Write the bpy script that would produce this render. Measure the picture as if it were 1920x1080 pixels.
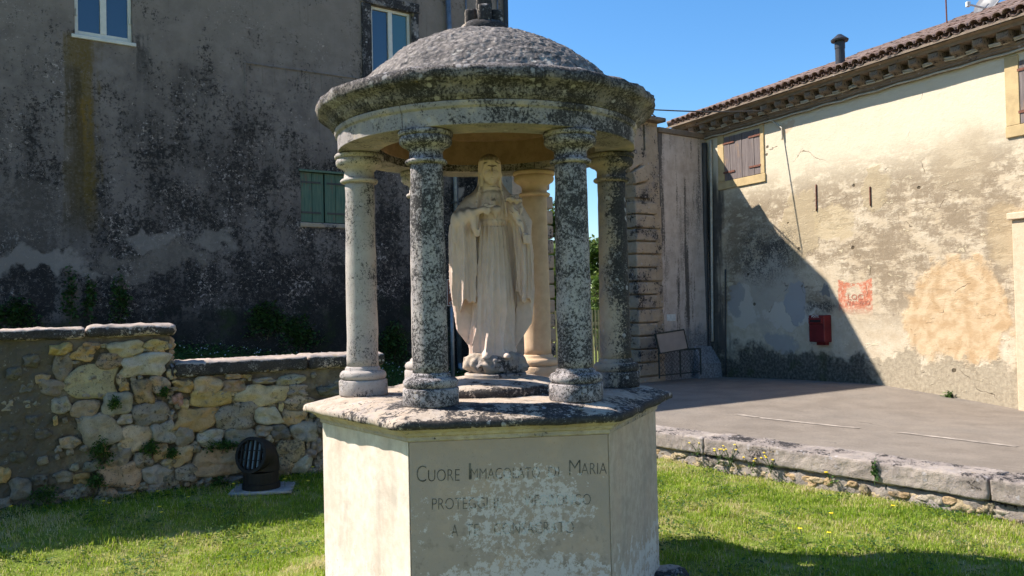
import bpy, math, random
import numpy as np
from mathutils import Matrix, Vector

for _o in list(bpy.data.objects):
    bpy.data.objects.remove(_o)
random.seed(7)
rng = np.random.default_rng(7)
SC = bpy.context.scene
COL = SC.collection

# ------------------------------------------------------------------ camera
FPX, PITCH, ROLL, HC = 1590.9, 0.0208, 0.0229, 1.75      # focal length in photo pixels, radians, radians, metres
cam_data = bpy.data.cameras.new('camera')
cam = bpy.data.objects.new('camera', cam_data)
COL.objects.link(cam)
cam_data.sensor_width = 36.0
cam_data.lens = 36.0 * FPX / 1920.0
cam_data.clip_start = 0.05
cam_data.clip_end = 3000.0
CAMROT = Matrix.Rotation(math.pi / 2 + PITCH, 4, 'X') @ Matrix.Rotation(-ROLL, 4, 'Z')
cam.matrix_world = Matrix.Translation((0, 0, HC)) @ CAMROT
SC.camera = cam

# ------------------------------------------------------------------ sky and sun
SUN_AZ, SUN_EL = math.radians(13.0), math.radians(46.0)   # azimuth: turned from -X towards +Y
SUNV = Vector((-math.cos(SUN_AZ) * math.cos(SUN_EL), math.sin(SUN_AZ) * math.cos(SUN_EL), math.sin(SUN_EL)))
world = bpy.data.worlds.new('World')
SC.world = world
world.use_nodes = True
_wt = world.node_tree
_bg = _wt.nodes['Background']
_sky = _wt.nodes.new('ShaderNodeTexSky')
_sky.sky_type = 'NISHITA'
_sky.sun_disc = False
_sky.sun_elevation = SUN_EL
_sky.sun_rotation = math.radians(-77.0)
_sky.altitude = 0.0
_sky.air_density = 1.1
_sky.dust_density = 0.3
_sky.ozone_density = 5.0
_hs = _wt.nodes.new('ShaderNodeHueSaturation')
_hs.inputs['Saturation'].default_value = 1.22
_wt.links.new(_sky.outputs[0], _hs.inputs['Color'])
_wt.links.new(_hs.outputs[0], _bg.inputs[0])
_bg.inputs[1].default_value = 0.089
sun_data = bpy.data.lights.new('sun', 'SUN')
sun_data.energy = 4.5
sun_data.angle = math.radians(0.53)
sun_data.color = (1.0, 0.935, 0.845)
sun = bpy.data.objects.new('sun', sun_data)
COL.objects.link(sun)
sun.rotation_euler = SUNV.to_track_quat('Z', 'Y').to_euler()
sun.location = (-20, 10, 30)
SC.view_settings.view_transform = 'Standard'
SC.view_settings.look = 'None'
SC.view_settings.gamma = 1.0
SC.view_settings.use_curve_mapping = False
SC.view_settings.exposure = 1.22
SC.render.engine = 'CYCLES'
SC.cycles.max_bounces = 5
SC.cycles.diffuse_bounces = 3
SC.cycles.use_adaptive_sampling = True
SC.cycles.adaptive_threshold = 0.03
SC.cycles.use_denoising = True

# ------------------------------------------------------------------ photo pixel -> place
_R3 = np.array(CAMROT.to_3x3())
def ray(px, py):
    d = _R3 @ np.array([(px - 960) / FPX, (540 - py) / FPX, -1.0])
    return d
def hit_plane(px, py, o, n):
    d = ray(px, py); c = np.array([0, 0, HC]); o = np.array(o, float); n = np.array(n, float)
    return c + d * (np.dot(o - c, n) / np.dot(d, n))
def at_depth(px, py, Y):
    d = ray(px, py)
    return np.array([0, 0, HC]) + d * (Y / d[1])

class Frame:
    """upright frame: origin o, local X along (ax, ay), local -Y faces out, Z up"""
    def __init__(s, o, ax):
        s.o = np.array(o, float)
        l = math.hypot(*ax); s.x = np.array([ax[0] / l, ax[1] / l, 0]); s.y = np.array([-s.x[1], s.x[0], 0])
        s.ang = math.atan2(s.x[1], s.x[0])
    def px(s, px, py, out=0.0):                       # pixel on the plane `out` metres in front of the face -> (u, z)
        p = hit_plane(px, py, s.o - s.y * out, s.y) - s.o
        return float(np.dot(p, s.x)), float(p[2])
    def w(s, u, y, z):
        return s.o + s.x * u + s.y * y + np.array([0, 0, z])

# ------------------------------------------------------------------ numpy noise
def _h(ix, iy, iz, seed):
    n = (ix.astype(np.int64) * 374761393 + iy.astype(np.int64) * 668265263 + iz.astype(np.int64) * 2147483647 + seed * 974634777)
    n = (n ^ (n >> 13)) * 1274126177
    n = n & 0x7fffffff
    n = (n ^ (n >> 16)) * 668265263
    return ((n & 0xffff).astype(np.float32) / 32767.5) - 1.0
def vnoise(P, scale=1.0, seed=0):
    P = np.asarray(P, np.float32) * scale
    i = np.floor(P).astype(np.int64); f = P - i
    f = f * f * f * (f * (f * 6 - 15) + 10)
    r = 0
    for dx in (0, 1):
        for dy in (0, 1):
            for dz in (0, 1):
                w = (f[..., 0] if dx else 1 - f[..., 0]) * (f[..., 1] if dy else 1 - f[..., 1]) * (f[..., 2] if dz else 1 - f[..., 2])
                r = r + w * _h(i[..., 0] + dx, i[..., 1] + dy, i[..., 2] + dz, seed)
    return r
def fbm(P, scale=1.0, oct=4, seed=0, rough=0.5):
    r = 0; a = 1.0; s = scale
    for k in range(oct):
        r = r + a * vnoise(P, s, seed + k * 17); a *= rough; s *= 2.03
    return r

# ------------------------------------------------------------------ mesh helpers
def tag(o, label=None, cat=None, group=None, kind=None):
    if label: o['label'] = label
    if cat: o['category'] = cat
    if group: o['group'] = group
    if kind: o['kind'] = kind
    return o
def empty(name, loc=(0, 0, 0), rz=0.0, parent=None):
    o = bpy.data.objects.new(name, None); COL.objects.link(o)
    o.location = loc; o.rotation_euler = (0, 0, rz); o.empty_display_size = 0.1
    if parent: o.parent = parent
    return o
def frame_empty(name, fr):
    return empty(name, fr.o, fr.ang)
def me_from(V, F, name='m'):
    m = bpy.data.meshes.new(name)
    V = np.asarray(V, np.float32)
    if isinstance(F, np.ndarray):
        k = F.shape[1]; n = len(F)
        m.vertices.add(len(V)); m.vertices.foreach_set('co', V.ravel())
        m.loops.add(n * k); m.loops.foreach_set('vertex_index', F.astype(np.int32).ravel())
        m.polygons.add(n); m.polygons.foreach_set('loop_start', np.arange(0, n * k, k, dtype=np.int32))
        m.update(calc_edges=True); m.validate()
    else:
        m.from_pydata([tuple(map(float, v)) for v in V], [], [tuple(int(i) for i in f) for f in F]); m.update()
    return m
def link_mesh(name, m, mat, parent=None, loc=None, rot=None, smooth=False, bevel=0.0, seg=2, color=None):
    if mat is not None and not m.materials: m.materials.append(mat)
    if smooth: m.polygons.foreach_set('use_smooth', [True] * len(m.polygons))
    o = bpy.data.objects.new(name, m); COL.objects.link(o)
    if parent: o.parent = parent
    if loc is not None: o.location = loc
    if rot is not None: o.rotation_euler = rot
    if color is not None: o.color = (*color, 1.0)
    if bevel:
        b = o.modifiers.new('bevel', 'BEVEL'); b.width = bevel; b.segments = seg; b.limit_method = 'ANGLE'; b.angle_limit = math.radians(40)
    return o
def mk(name, V, F, mat, parent=None, **k):
    return link_mesh(name, me_from(V, F, name), mat, parent, **k)
class MB:
    """collects pieces of one part"""
    def __init__(s): s.V = []; s.F = []
    def add(s, V, F):
        n = len(s.V); s.V += [tuple(map(float, v)) for v in V]; s.F += [tuple(int(i) + n for i in f) for f in F]; return s
    def box(s, x0, x1, y0, y1, z0, z1): return s.add(*box(x0, x1, y0, y1, z0, z1))
    def obox(s, c, h, R):
        V, F = box(-h[0], h[0], -h[1], h[1], -h[2], h[2])
        return s.add([np.array(c) + np.array(R) @ np.array(v) for v in V], F)
    def tube(s, pts, r, n=8, caps=True): return s.add(*tube(pts, r, n, caps))
    def build(s, name, mat, parent=None, **k): return mk(name, s.V, s.F, mat, parent, **k)
def box(x0, x1, y0, y1, z0, z1):
    V = [(x0, y0, z0), (x1, y0, z0), (x1, y1, z0), (x0, y1, z0), (x0, y0, z1), (x1, y0, z1), (x1, y1, z1), (x0, y1, z1)]
    return V, [(3, 2, 1, 0), (4, 5, 6, 7), (0, 1, 5, 4), (1, 2, 6, 5), (2, 3, 7, 6), (3, 0, 4, 7)]
def tube(pts, r, n=8, caps=True):
    pts = [np.array(p, float) for p in pts]; N = len(pts); rr = r if hasattr(r, '__len__') else [r] * N
    V = []; F = []; up = None
    for i, p in enumerate(pts):
        t = pts[min(i + 1, N - 1)] - pts[max(i - 1, 0)]; t /= (np.linalg.norm(t) + 1e-9)
        if up is None:
            up = np.array([0, 0, 1.0]) if abs(t[2]) < 0.9 else np.array([1.0, 0, 0])
        a = np.cross(t, up); a /= (np.linalg.norm(a) + 1e-9); b = np.cross(a, t); up = b
        for k in range(n):
            th = 2 * math.pi * k / n
            V.append(p + rr[i] * (a * math.cos(th) + b * math.sin(th)))
    for i in range(N - 1):
        for k in range(n):
            F.append((i * n + k, (i + 1) * n + k, (i + 1) * n + (k + 1) % n, i * n + (k + 1) % n))
    if caps:
        F.append(tuple(range(n))); F.append(tuple((N - 1) * n + k for k in reversed(range(n))))
    return V, F
def lathe(prof, n=48, close_ends=True):
    V = []; F = []
    for r, z in prof:
        for k in range(n):
            th = 2 * math.pi * k / n
            V.append((r * math.cos(th), r * math.sin(th), z))
    for i in range(len(prof) - 1):
        for k in range(n):
            F.append((i * n + k, i * n + (k + 1) % n, (i + 1) * n + (k + 1) % n, (i + 1) * n + k))
    if close_ends:
        if prof[0][0] > 1e-6: F.append(tuple(reversed(range(n))))
        if prof[-1][0] > 1e-6: F.append(tuple((len(prof) - 1) * n + k for k in range(n)))
    return V, F
def arc(cx, cz, r, a0, a1, n, rz=None):
    rz = rz or r
    return [(cx + r * math.cos(math.radians(a0 + (a1 - a0) * i / n)), cz + rz * math.sin(math.radians(a0 + (a1 - a0) * i / n))) for i in range(n + 1)]
def grid_mesh(xs, ys, zf, keep=None):
    X, Y = np.meshgrid(xs, ys, indexing='ij'); Z = zf(X, Y)
    nx, ny = X.shape
    V = np.stack([X, Y, Z], -1).reshape(-1, 3)
    idx = np.arange(nx * ny).reshape(nx, ny)
    F = np.stack([idx[:-1, :-1], idx[1:, :-1], idx[1:, 1:], idx[:-1, 1:]], -1).reshape(-1, 4)
    if keep is not None:
        C = V[F].mean(1); F = F[keep(C[:, 0], C[:, 1])]
        used, inv = np.unique(F, return_inverse=True); V = V[used]; F = inv.reshape(-1, 4)
    return V, F
def sstep(x, a, b):
    t = np.clip((x - a) / (b - a), 0, 1); return t * t * (3 - 2 * t)

# ------------------------------------------------------------------ material helpers
class S:
    def __init__(s, m, o): s.m = m; s.o = o
    def _b(s, op, a, b): return s.m.math(op, a, b)
    def __add__(s, b): return s._b('ADD', s, b)
    __radd__ = __add__
    def __sub__(s, b): return s._b('SUBTRACT', s, b)
    def __rsub__(s, b): return s._b('SUBTRACT', b, s)
    def __mul__(s, b): return s._b('MULTIPLY', s, b)
    __rmul__ = __mul__
    def __truediv__(s, b): return s._b('DIVIDE', s, b)
    def max(s, b): return s._b('MAXIMUM', s, b)
    def min(s, b): return s._b('MINIMUM', s, b)
    def pw(s, b): return s._b('POWER', s, b)
    def ss(s, a, b): return s.m.ss(s, a, b)
    def inv(s): return 1.0 - s
class Mat:
    def __init__(s, name, texobj=None):
        s.mat = bpy.data.materials.new(name); s.mat.use_nodes = True
        s.t = s.mat.node_tree; s.p = s.t.nodes['Principled BSDF']; s.outn = s.t.nodes['Material Output']
        s.tc = s.t.nodes.new('ShaderNodeTexCoord')
        if texobj: s.tc.object = texobj
        s.co = S(s, s.tc.outputs['Object'])
        s._xyz = None
    def set(s, inp, v):
        if isinstance(v, S): s.t.links.new(v.o, inp)
        elif isinstance(v, (tuple, list)):
            v = tuple(v); L = len(inp.default_value); inp.default_value = (v + (1.0,) * 4)[:L]
        else: inp.default_value = v
    def node(s, typ, ins=(), out=0, **props):
        n = s.t.nodes.new(typ)
        for k, v in props.items(): setattr(n, k, v)
        for k, v in (ins.items() if isinstance(ins, dict) else enumerate(ins)):
            if v is not None: s.set(n.inputs[k], v)
        return S(s, n.outputs[out])
    def math(s, op, a, b=None, c=None, clamp=False):
        return s.node('ShaderNodeMath', [a, b, c], operation=op, use_clamp=clamp)
    def ss(s, x, a, b, lo=0.0, hi=1.0, lin=False):
        return s.node('ShaderNodeMapRange', {'Value': x, 'From Min': a, 'From Max': b, 'To Min': lo, 'To Max': hi}, interpolation_type='LINEAR' if lin else 'SMOOTHSTEP')
    def vec(s, sc=(1, 1, 1), off=(0, 0, 0), v=None):
        return s.node('ShaderNodeVectorMath', [v or s.co, sc, off], operation='MULTIPLY_ADD')
    def vadd(s, a, b): return s.node('ShaderNodeVectorMath', [a, b], operation='ADD')
    def warp(s, scale, amt, v=None):
        c = s.node('ShaderNodeTexNoise', {'Vector': v or s.co, 'Scale': scale, 'Detail': 3.0}, out=1)
        c = s.node('ShaderNodeVectorMath', [c, (0.5, 0.5, 0.5)], operation='SUBTRACT')
        c = s.node('ShaderNodeVectorMath', {0: c, 'Scale': amt}, operation='SCALE')
        return s.vadd(v or s.co, c)
    def noise(s, scale, detail=4.0, rough=0.55, dist=0.0, v=None):
        return s.node('ShaderNodeTexNoise', {'Vector': v or s.co, 'Scale': scale, 'Detail': detail, 'Roughness': rough, 'Distortion': dist})
    def voro(s, scale, v=None, feature='F1', out=0, rand=1.0):
        return s.node('ShaderNodeTexVoronoi', {'Vector': v or s.co, 'Scale': scale, 'Randomness': rand}, out=out, feature=feature)
    def vrand(s, scale, v=None):
        c = s.voro(scale, v, out=1)
        return S(s, s.t.nodes.new('ShaderNodeSeparateColor').outputs[0]) if False else s.sepc(c)[0]
    def sepc(s, c):
        n = s.t.nodes.new('ShaderNodeSeparateColor'); s.set(n.inputs[0], c); return [S(s, n.outputs[i]) for i in range(3)]
    def xyz(s, v=None):
        if v is None and s._xyz: return s._xyz
        n = s.t.nodes.new('ShaderNodeSeparateXYZ'); s.set(n.inputs[0], v or s.co); r = [S(s, n.outputs[i]) for i in range(3)]
        if v is None: s._xyz = r
        return r
    def mix(s, f, a, b, blend='MIX'):
        return s.node('ShaderNodeMix', {0: f, 6: a, 7: b}, out=2, data_type='RGBA', blend_type=blend)
    def ramp(s, f, stops):
        n = s.t.nodes.new('ShaderNodeValToRGB'); e = n.color_ramp.elements
        while len(e) < len(stops): e.new(0.5)
        for q, (p, c) in zip(e, stops): q.position = p; q.color = (*c, 1.0)
        s.set(n.inputs[0], f); return S(s, n.outputs[0])
    def normal_z(s):
        n = s.t.nodes.new('ShaderNodeNewGeometry'); return s.xyz(S(s, n.outputs['Normal']))
    def objcolor(s):
        n = s.t.nodes.new('ShaderNodeObjectInfo'); return S(s, n.outputs['Color']), S(s, n.outputs['Random'])
    def ell(s, x, z, cx, cz, rx, rz, wob=None, soft=0.12):
        a = (x - cx) / rx; b = (z - cz) / rz
        d = s.math('SQRT', a * a + b * b)
        if wob is not None: d = d + wob
        return s.ss(d, 1.0 + soft, 1.0 - soft)
    def out(s, color, rough=0.85, bump=None, bs=0.6, bd=0.01, metal=0.0, spec=0.3, **extra):
        s.set(s.p.inputs['Base Color'], color); s.set(s.p.inputs['Roughness'], rough)
        s.set(s.p.inputs['Metallic'], metal); s.set(s.p.inputs['Specular IOR Level'], spec)
        if bump is not None:
            b = s.node('ShaderNodeBump', {'Strength': bs, 'Distance': bd, 'Height': bump}); s.t.links.new(b.o, s.p.inputs['Normal'])
        for k, v in extra.items(): s.set(s.p.inputs[k.replace('_', ' ')], v)
        return s.mat
def plain(name, col, rough=0.6, metal=0.0, spec=0.4, var=0.15, scale=12.0, bd=0.002):
    m = Mat(name); n = m.noise(scale, 5); n2 = m.noise(scale * 9, 3)
    c = m.mix(n.ss(0.3, 0.7), tuple(v * (1 - var) for v in col), tuple(min(1, v * (1 + var)) for v in col))
    return m.out(c, rough, n2, 0.3, bd, metal, spec)
# ------------------------------------------------------------------ materials
def stone(name, base=(0.46, 0.39, 0.285), base2=(0.34, 0.285, 0.205), grey=0.4, dark=0.5, white=0.4, ndir=None, topdark=0.0, bd=0.006, sc=1.0, texobj=None, greyc=(0.20, 0.19, 0.175), pits=0.75, grainy=False, topgrime=0.0):
    m = Mat(name, texobj)
    big = m.noise(3.1 * sc, 4); mid = m.noise(13 * sc, 6, 0.62); fine = m.noise(70 * sc, 6, 0.7)
    c = m.mix(mid.ss(0.3, 0.72), base2, base)
    g = (mid * 0.5 + big * 0.7).ss(0.78 - 0.45 * grey, 1.0 - 0.45 * grey)
    c = m.mix(g * min(1.0, 0.35 + grey), c, greyc)
    pit = m.voro(95 * sc, m.warp(30 * sc, 0.02)).ss(0.28, 0.12) * fine.ss(0.45, 0.6)
    c = m.mix(pit * pits, c, tuple(v * 0.28 for v in base2))
    field = big * 0.75 + m.noise(9 * sc, 3) * 0.5 + m.noise(42 * sc, 8, 0.72) * 0.95
    if grainy: field = big * 0.5 + m.noise(8 * sc, 4, 0.6) * 0.4 + m.noise(64 * sc, 9, 0.85) * 1.2 - 0.075
    nx, ny, nz = m.normal_z()
    thr = 1.42 - 0.52 * dark
    if ndir:
        field = field + (nx * ndir[0] + ny * ndir[1]) * ndir[2]
    if topdark: field = field + nz.ss(0.2, 0.9) * topdark
    if topgrime:
        c = m.mix((nz * 0.7 + mid * 0.7 + (m.xyz()[2] - 0.75) * 0.4).ss(0.62, 1.08) * topgrime, c, (0.17, 0.145, 0.11))
    blk = field.ss(thr - 0.02, thr + 0.07)
    c = m.mix(blk * 0.94, c, m.mix(fine.ss(0.35, 0.7), (0.012, 0.012, 0.013), (0.05, 0.048, 0.045)))
    if white:
        grain = m.noise(62 * sc, 9, 0.82); wv = m.warp(60 * sc, 0.02)
        r = m.vrand(26 * sc, wv); d = m.voro(26 * sc, wv)
        sp = (grain + (m.noise(7.7 * sc, 4) - 0.5) * 0.45).ss(0.665 - 0.17 * white, 0.72 - 0.15 * white)
        ro = r.ss(0.97 - 0.16 * white, 0.985 - 0.16 * white) * (d + (grain - 0.5) * 0.9).ss(0.44, 0.34)
        w = (sp * 0.8).max(ro * m.noise(5 * sc, 3).ss(0.4, 0.52))
        c = m.mix(w * 0.85, c, m.mix(fine, (0.27, 0.265, 0.25), (0.47, 0.455, 0.42)))
        yl = m.noise(7.3 * sc, 4).ss(0.66, 0.72) * r.ss(0.3, 0.45)
        c = m.mix(yl * 0.35, c, (0.36, 0.27, 0.09))
    c = m.mix(1.0, c, (1.0, 0.935, 0.985), 'MULTIPLY')
    h = mid * 0.6 + fine * 0.5 - pit * 0.9 + blk * 0.12
    return m.out(c, 0.92, h, 0.75, bd, spec=0.2)

M = {}
M['col_dark'] = stone('lichen_column_stone', base=(0.48, 0.45, 0.395), base2=(0.36, 0.335, 0.29), dark=0.96, white=0.7, grey=0.9, greyc=(0.33, 0.31, 0.285), grainy=True)
M['col_right'] = stone('half_clean_column_stone', dark=0.80, white=0.5, grey=0.6, ndir=(0.9, -0.4, 0.22), grainy=True)
M['col_light'] = stone('pale_column_stone', base=(0.47, 0.44, 0.375), base2=(0.36, 0.335, 0.285), dark=0.74, white=0.3, grey=0.6, greyc=(0.31, 0.295, 0.265), grainy=True)
M['col_clean'] = stone('clean_column_stone', base=(0.60, 0.46, 0.29), base2=(0.50, 0.375, 0.235), dark=0.0, white=0.0, grey=0.05, pits=0.08)
M['slab'] = stone('pedestal_slab_stone', base=(0.48, 0.42, 0.32), dark=0.52, white=0.35, grey=0.5, ndir=(0.55, -0.75, 0.3), bd=0.008)
M['step'] = stone('step_stone', base=(0.5, 0.44, 0.34), dark=0.45, white=0.5, grey=0.5, ndir=(0.1, -1, 0.25), bd=0.01)
M['arch'] = stone('architrave_stone', base=(0.55, 0.47, 0.34), base2=(0.45, 0.38, 0.27), dark=0.72, white=0.25, grey=0.85, ndir=(0.75, -0.6, 0.1), greyc=(0.27, 0.255, 0.235), grainy=True)
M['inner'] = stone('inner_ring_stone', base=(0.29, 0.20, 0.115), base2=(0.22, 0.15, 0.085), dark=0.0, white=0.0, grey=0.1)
M['cornice'] = stone('cornice_stone', base=(0.42, 0.37, 0.27), dark=0.95, white=0.7, grey=0.95, bd=0.016, greyc=(0.19, 0.175, 0.155), grainy=True)
M['finial'] = stone('finial_stone', base=(0.45, 0.39, 0.27), dark=0.95, white=0.5, grey=0.7, ndir=(0.8, -0.5, 0.3))
M['mould'] = stone('moulding_stone', base=(0.52, 0.46, 0.36), dark=0.2, white=0.15, grey=0.45, ndir=(0.5, -0.7, 0.12))
M['statue'] = stone('statue_stone', base=(0.68, 0.545, 0.425), base2=(0.58, 0.465, 0.36), dark=0.0, white=0.0, grey=0.4, bd=0.003, greyc=(0.46, 0.39, 0.32), pits=0.0, topgrime=0.85)
M['rock'] = stone('statue_rock_stone', base=(0.52, 0.45, 0.34), dark=0.4, white=0.2, grey=0.6, bd=0.006)
M['cap'] = stone('wall_cap_stone', base=(0.55, 0.46, 0.37), dark=0.55, white=0.5, grey=0.55, ndir=(0.3, -0.9, 0.25), topdark=-0.5, bd=0.016)  # lichen held off upward faces, so the colour paints the tops as sunlit
M['kerbcap'] = stone('low_wall_cap_stone', base=(0.44, 0.40, 0.33), base2=(0.31, 0.28, 0.225), dark=0.34, white=0.5, grey=0.75, topdark=0.1, bd=0.03, sc=0.8, greyc=(0.25, 0.225, 0.19))
M['quoin'] = stone('gate_block_stone', base=(0.46, 0.38, 0.26), base2=(0.34, 0.28, 0.19), dark=0.45, white=0.15, grey=0.5, bd=0.02, sc=0.6)
M['cornice_r'] = stone('house_cornice_stone', base=(0.25, 0.205, 0.145), base2=(0.18, 0.148, 0.105), dark=0.3, white=0.1, grey=0.4, bd=0.01, sc=0.7, greyc=(0.13, 0.115, 0.095))
M['surround'] = stone('window_surround_stone', base=(0.22, 0.2, 0.17), dark=0.8, white=0.5, grey=0.9, bd=0.02, sc=0.7)
M['core'] = plain('dark_joint', (0.07, 0.065, 0.055), 0.95)

def dome_mat():
    m = Mat('dome_stone')
    w = m.warp(14, 0.06); d = m.voro(38, w); r = m.vrand(38, w); fine = m.noise(60, 6, 0.7); big = m.noise(2.6, 4)
    c = m.mix(r, (0.17, 0.145, 0.132), (0.285, 0.25, 0.225))
    c = m.mix(d.ss(0.3, 0.62) * 0.55, c, (0.08, 0.07, 0.065))
    c = m.mix((m.noise(24, 6, 0.7) + big * 0.35).ss(0.72, 0.8) * 0.8, c, (0.035, 0.032, 0.033))
    c = m.mix((m.noise(11, 6, 0.7) + big * 0.3).ss(0.82, 0.87) * 0.8, c, (0.46, 0.44, 0.4))
    c = m.mix((m.noise(3.4, 6, 0.7) + (fine - 0.5) * 0.3).ss(0.54, 0.64) * 0.65, c, (0.055, 0.05, 0.05))
    c = m.mix((m.noise(5.2, 7, 0.75, v=m.vec((1, 1, 1), (3, 7, 1)))).ss(0.60, 0.66) * 0.7, c, (0.42, 0.39, 0.35))
    return m.out(c, 0.95, d * -0.6 + fine * 0.5, 0.8, 0.014, spec=0.15)
M['dome'] = dome_mat()

def panel_mat(name, fr_l, texobj, front=False):
    """one face of the pedestal; local x across, z up, in metres"""
    m = Mat(name, texobj); x, y, z = m.xyz()
    n1 = m.noise(3.5, 5, 0.6); n2 = m.noise(15, 7, 0.68); n3 = m.noise(85, 5, 0.7)
    a, b = fr_l
    c = m.mix(n2.ss(0.3, 0.7), a, b)
    if front:
        c = m.mix((n1 + n2 * 0.4).ss(0.45, 0.75) * 0.85, c, (0.35, 0.305, 0.255))
        c = m.mix(n2.ss(0.52, 0.66) * m.ss(z, 0.95, 0.3) * 0.7, c, (0.2, 0.17, 0.135))
    else:
        c = m.mix(n1.ss(0.5, 0.75) * 0.45, c, tuple(v * 0.72 for v in a))
        pink = m.noise(2.2, 3).ss(0.45, 0.65)
        c = m.mix(pink * 0.35, c, (0.52, 0.37, 0.27))
    dots = m.voro(120, m.warp(40, 0.01)).ss(0.22, 0.1) * n3.ss(0.5, 0.62)
    c = m.mix(dots * 0.7, c, (0.12, 0.09, 0.065))
    if front:
        wob = (n2 - 0.5) * 2.2 + (n1 - 0.5) * 1.4
        w1 = m.ell(x, z, 0.08, 0.70, 0.36, 0.2, wob, 0.1); w2 = m.ell(x, z, 0.08, 0.26, 0.62, 0.16, wob * 0.9, 0.1)
        w3 = m.ell(x, z, -0.48, 0.60, 0.07, 0.16, wob, 0.12); w4 = m.ell(x, z, -0.02, 0.55, 0.28, 0.13, wob, 0.12)
        gr = m.noise(26, 9, 0.78); w = ((w1 * 0.85).max(w2).max(w3 * 0.6).max(w4 * 0.8) * 0.26 + gr + (n1 - 0.5) * 0.3).ss(0.70, 0.76)
        c = m.mix(w * 0.95, c, m.mix(n3, (0.45, 0.435, 0.41), (0.66, 0.635, 0.6)))
        lw = w
    else:
        w = (m.noise(11, 7, 0.7) + m.ss(z, 0.75, 0.0) * 0.3).ss(0.70, 0.76)
        c = m.mix(w * 0.75, c, (0.66, 0.63, 0.57))
        blk = (m.noise(30, 6, 0.7) + m.ss(z, 0.5, 0.0) * 0.16).ss(0.68, 0.75)
        c = m.mix(blk * 0.6, c, (0.1, 0.085, 0.07)); c = m.mix((n1 * 0.7 + m.noise(1.0, 5, 0.65, v=m.vec((9, 9, 0.8))) * 0.6).ss(0.62, 0.85) * 0.4, c, (0.33, 0.28, 0.225))
    c = m.mix(1.0, c, (1.08, 0.94, 0.92) if front else (1.0, 0.955, 0.95), 'MULTIPLY')
    return m.out(c, 0.9, n2 * 0.7 + n3 * 0.4 - dots, 0.6, 0.005, spec=0.2)

def letter_mat(texobj):
    m = Mat('carved_letter', texobj); x, y, z = m.xyz()
    n1 = m.noise(3.5, 5, 0.6); n2 = m.noise(15, 7, 0.68); n3 = m.noise(85, 5, 0.7)
    wob = (n2 - 0.5) * 2.2 + (n1 - 0.5) * 1.4
    w1 = m.ell(x, z, 0.08, 0.70, 0.36, 0.2, wob, 0.1); w4 = m.ell(x, z, -0.02, 0.55, 0.28, 0.13, wob, 0.12)
    gr = m.noise(26, 9, 0.78); w = ((w1 * 0.85).max(w4 * 0.8) * 0.26 + gr + (n1 - 0.5) * 0.3).ss(0.70, 0.76)
    c = m.mix(n2.ss(0.4, 0.6), (0.075, 0.064, 0.052), (0.18, 0.155, 0.125))
    c = m.mix(w * 0.9, c, (0.55, 0.54, 0.51))
    return m.out(c, 0.95, n3, 0.3, 0.002, spec=0.1)

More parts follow.
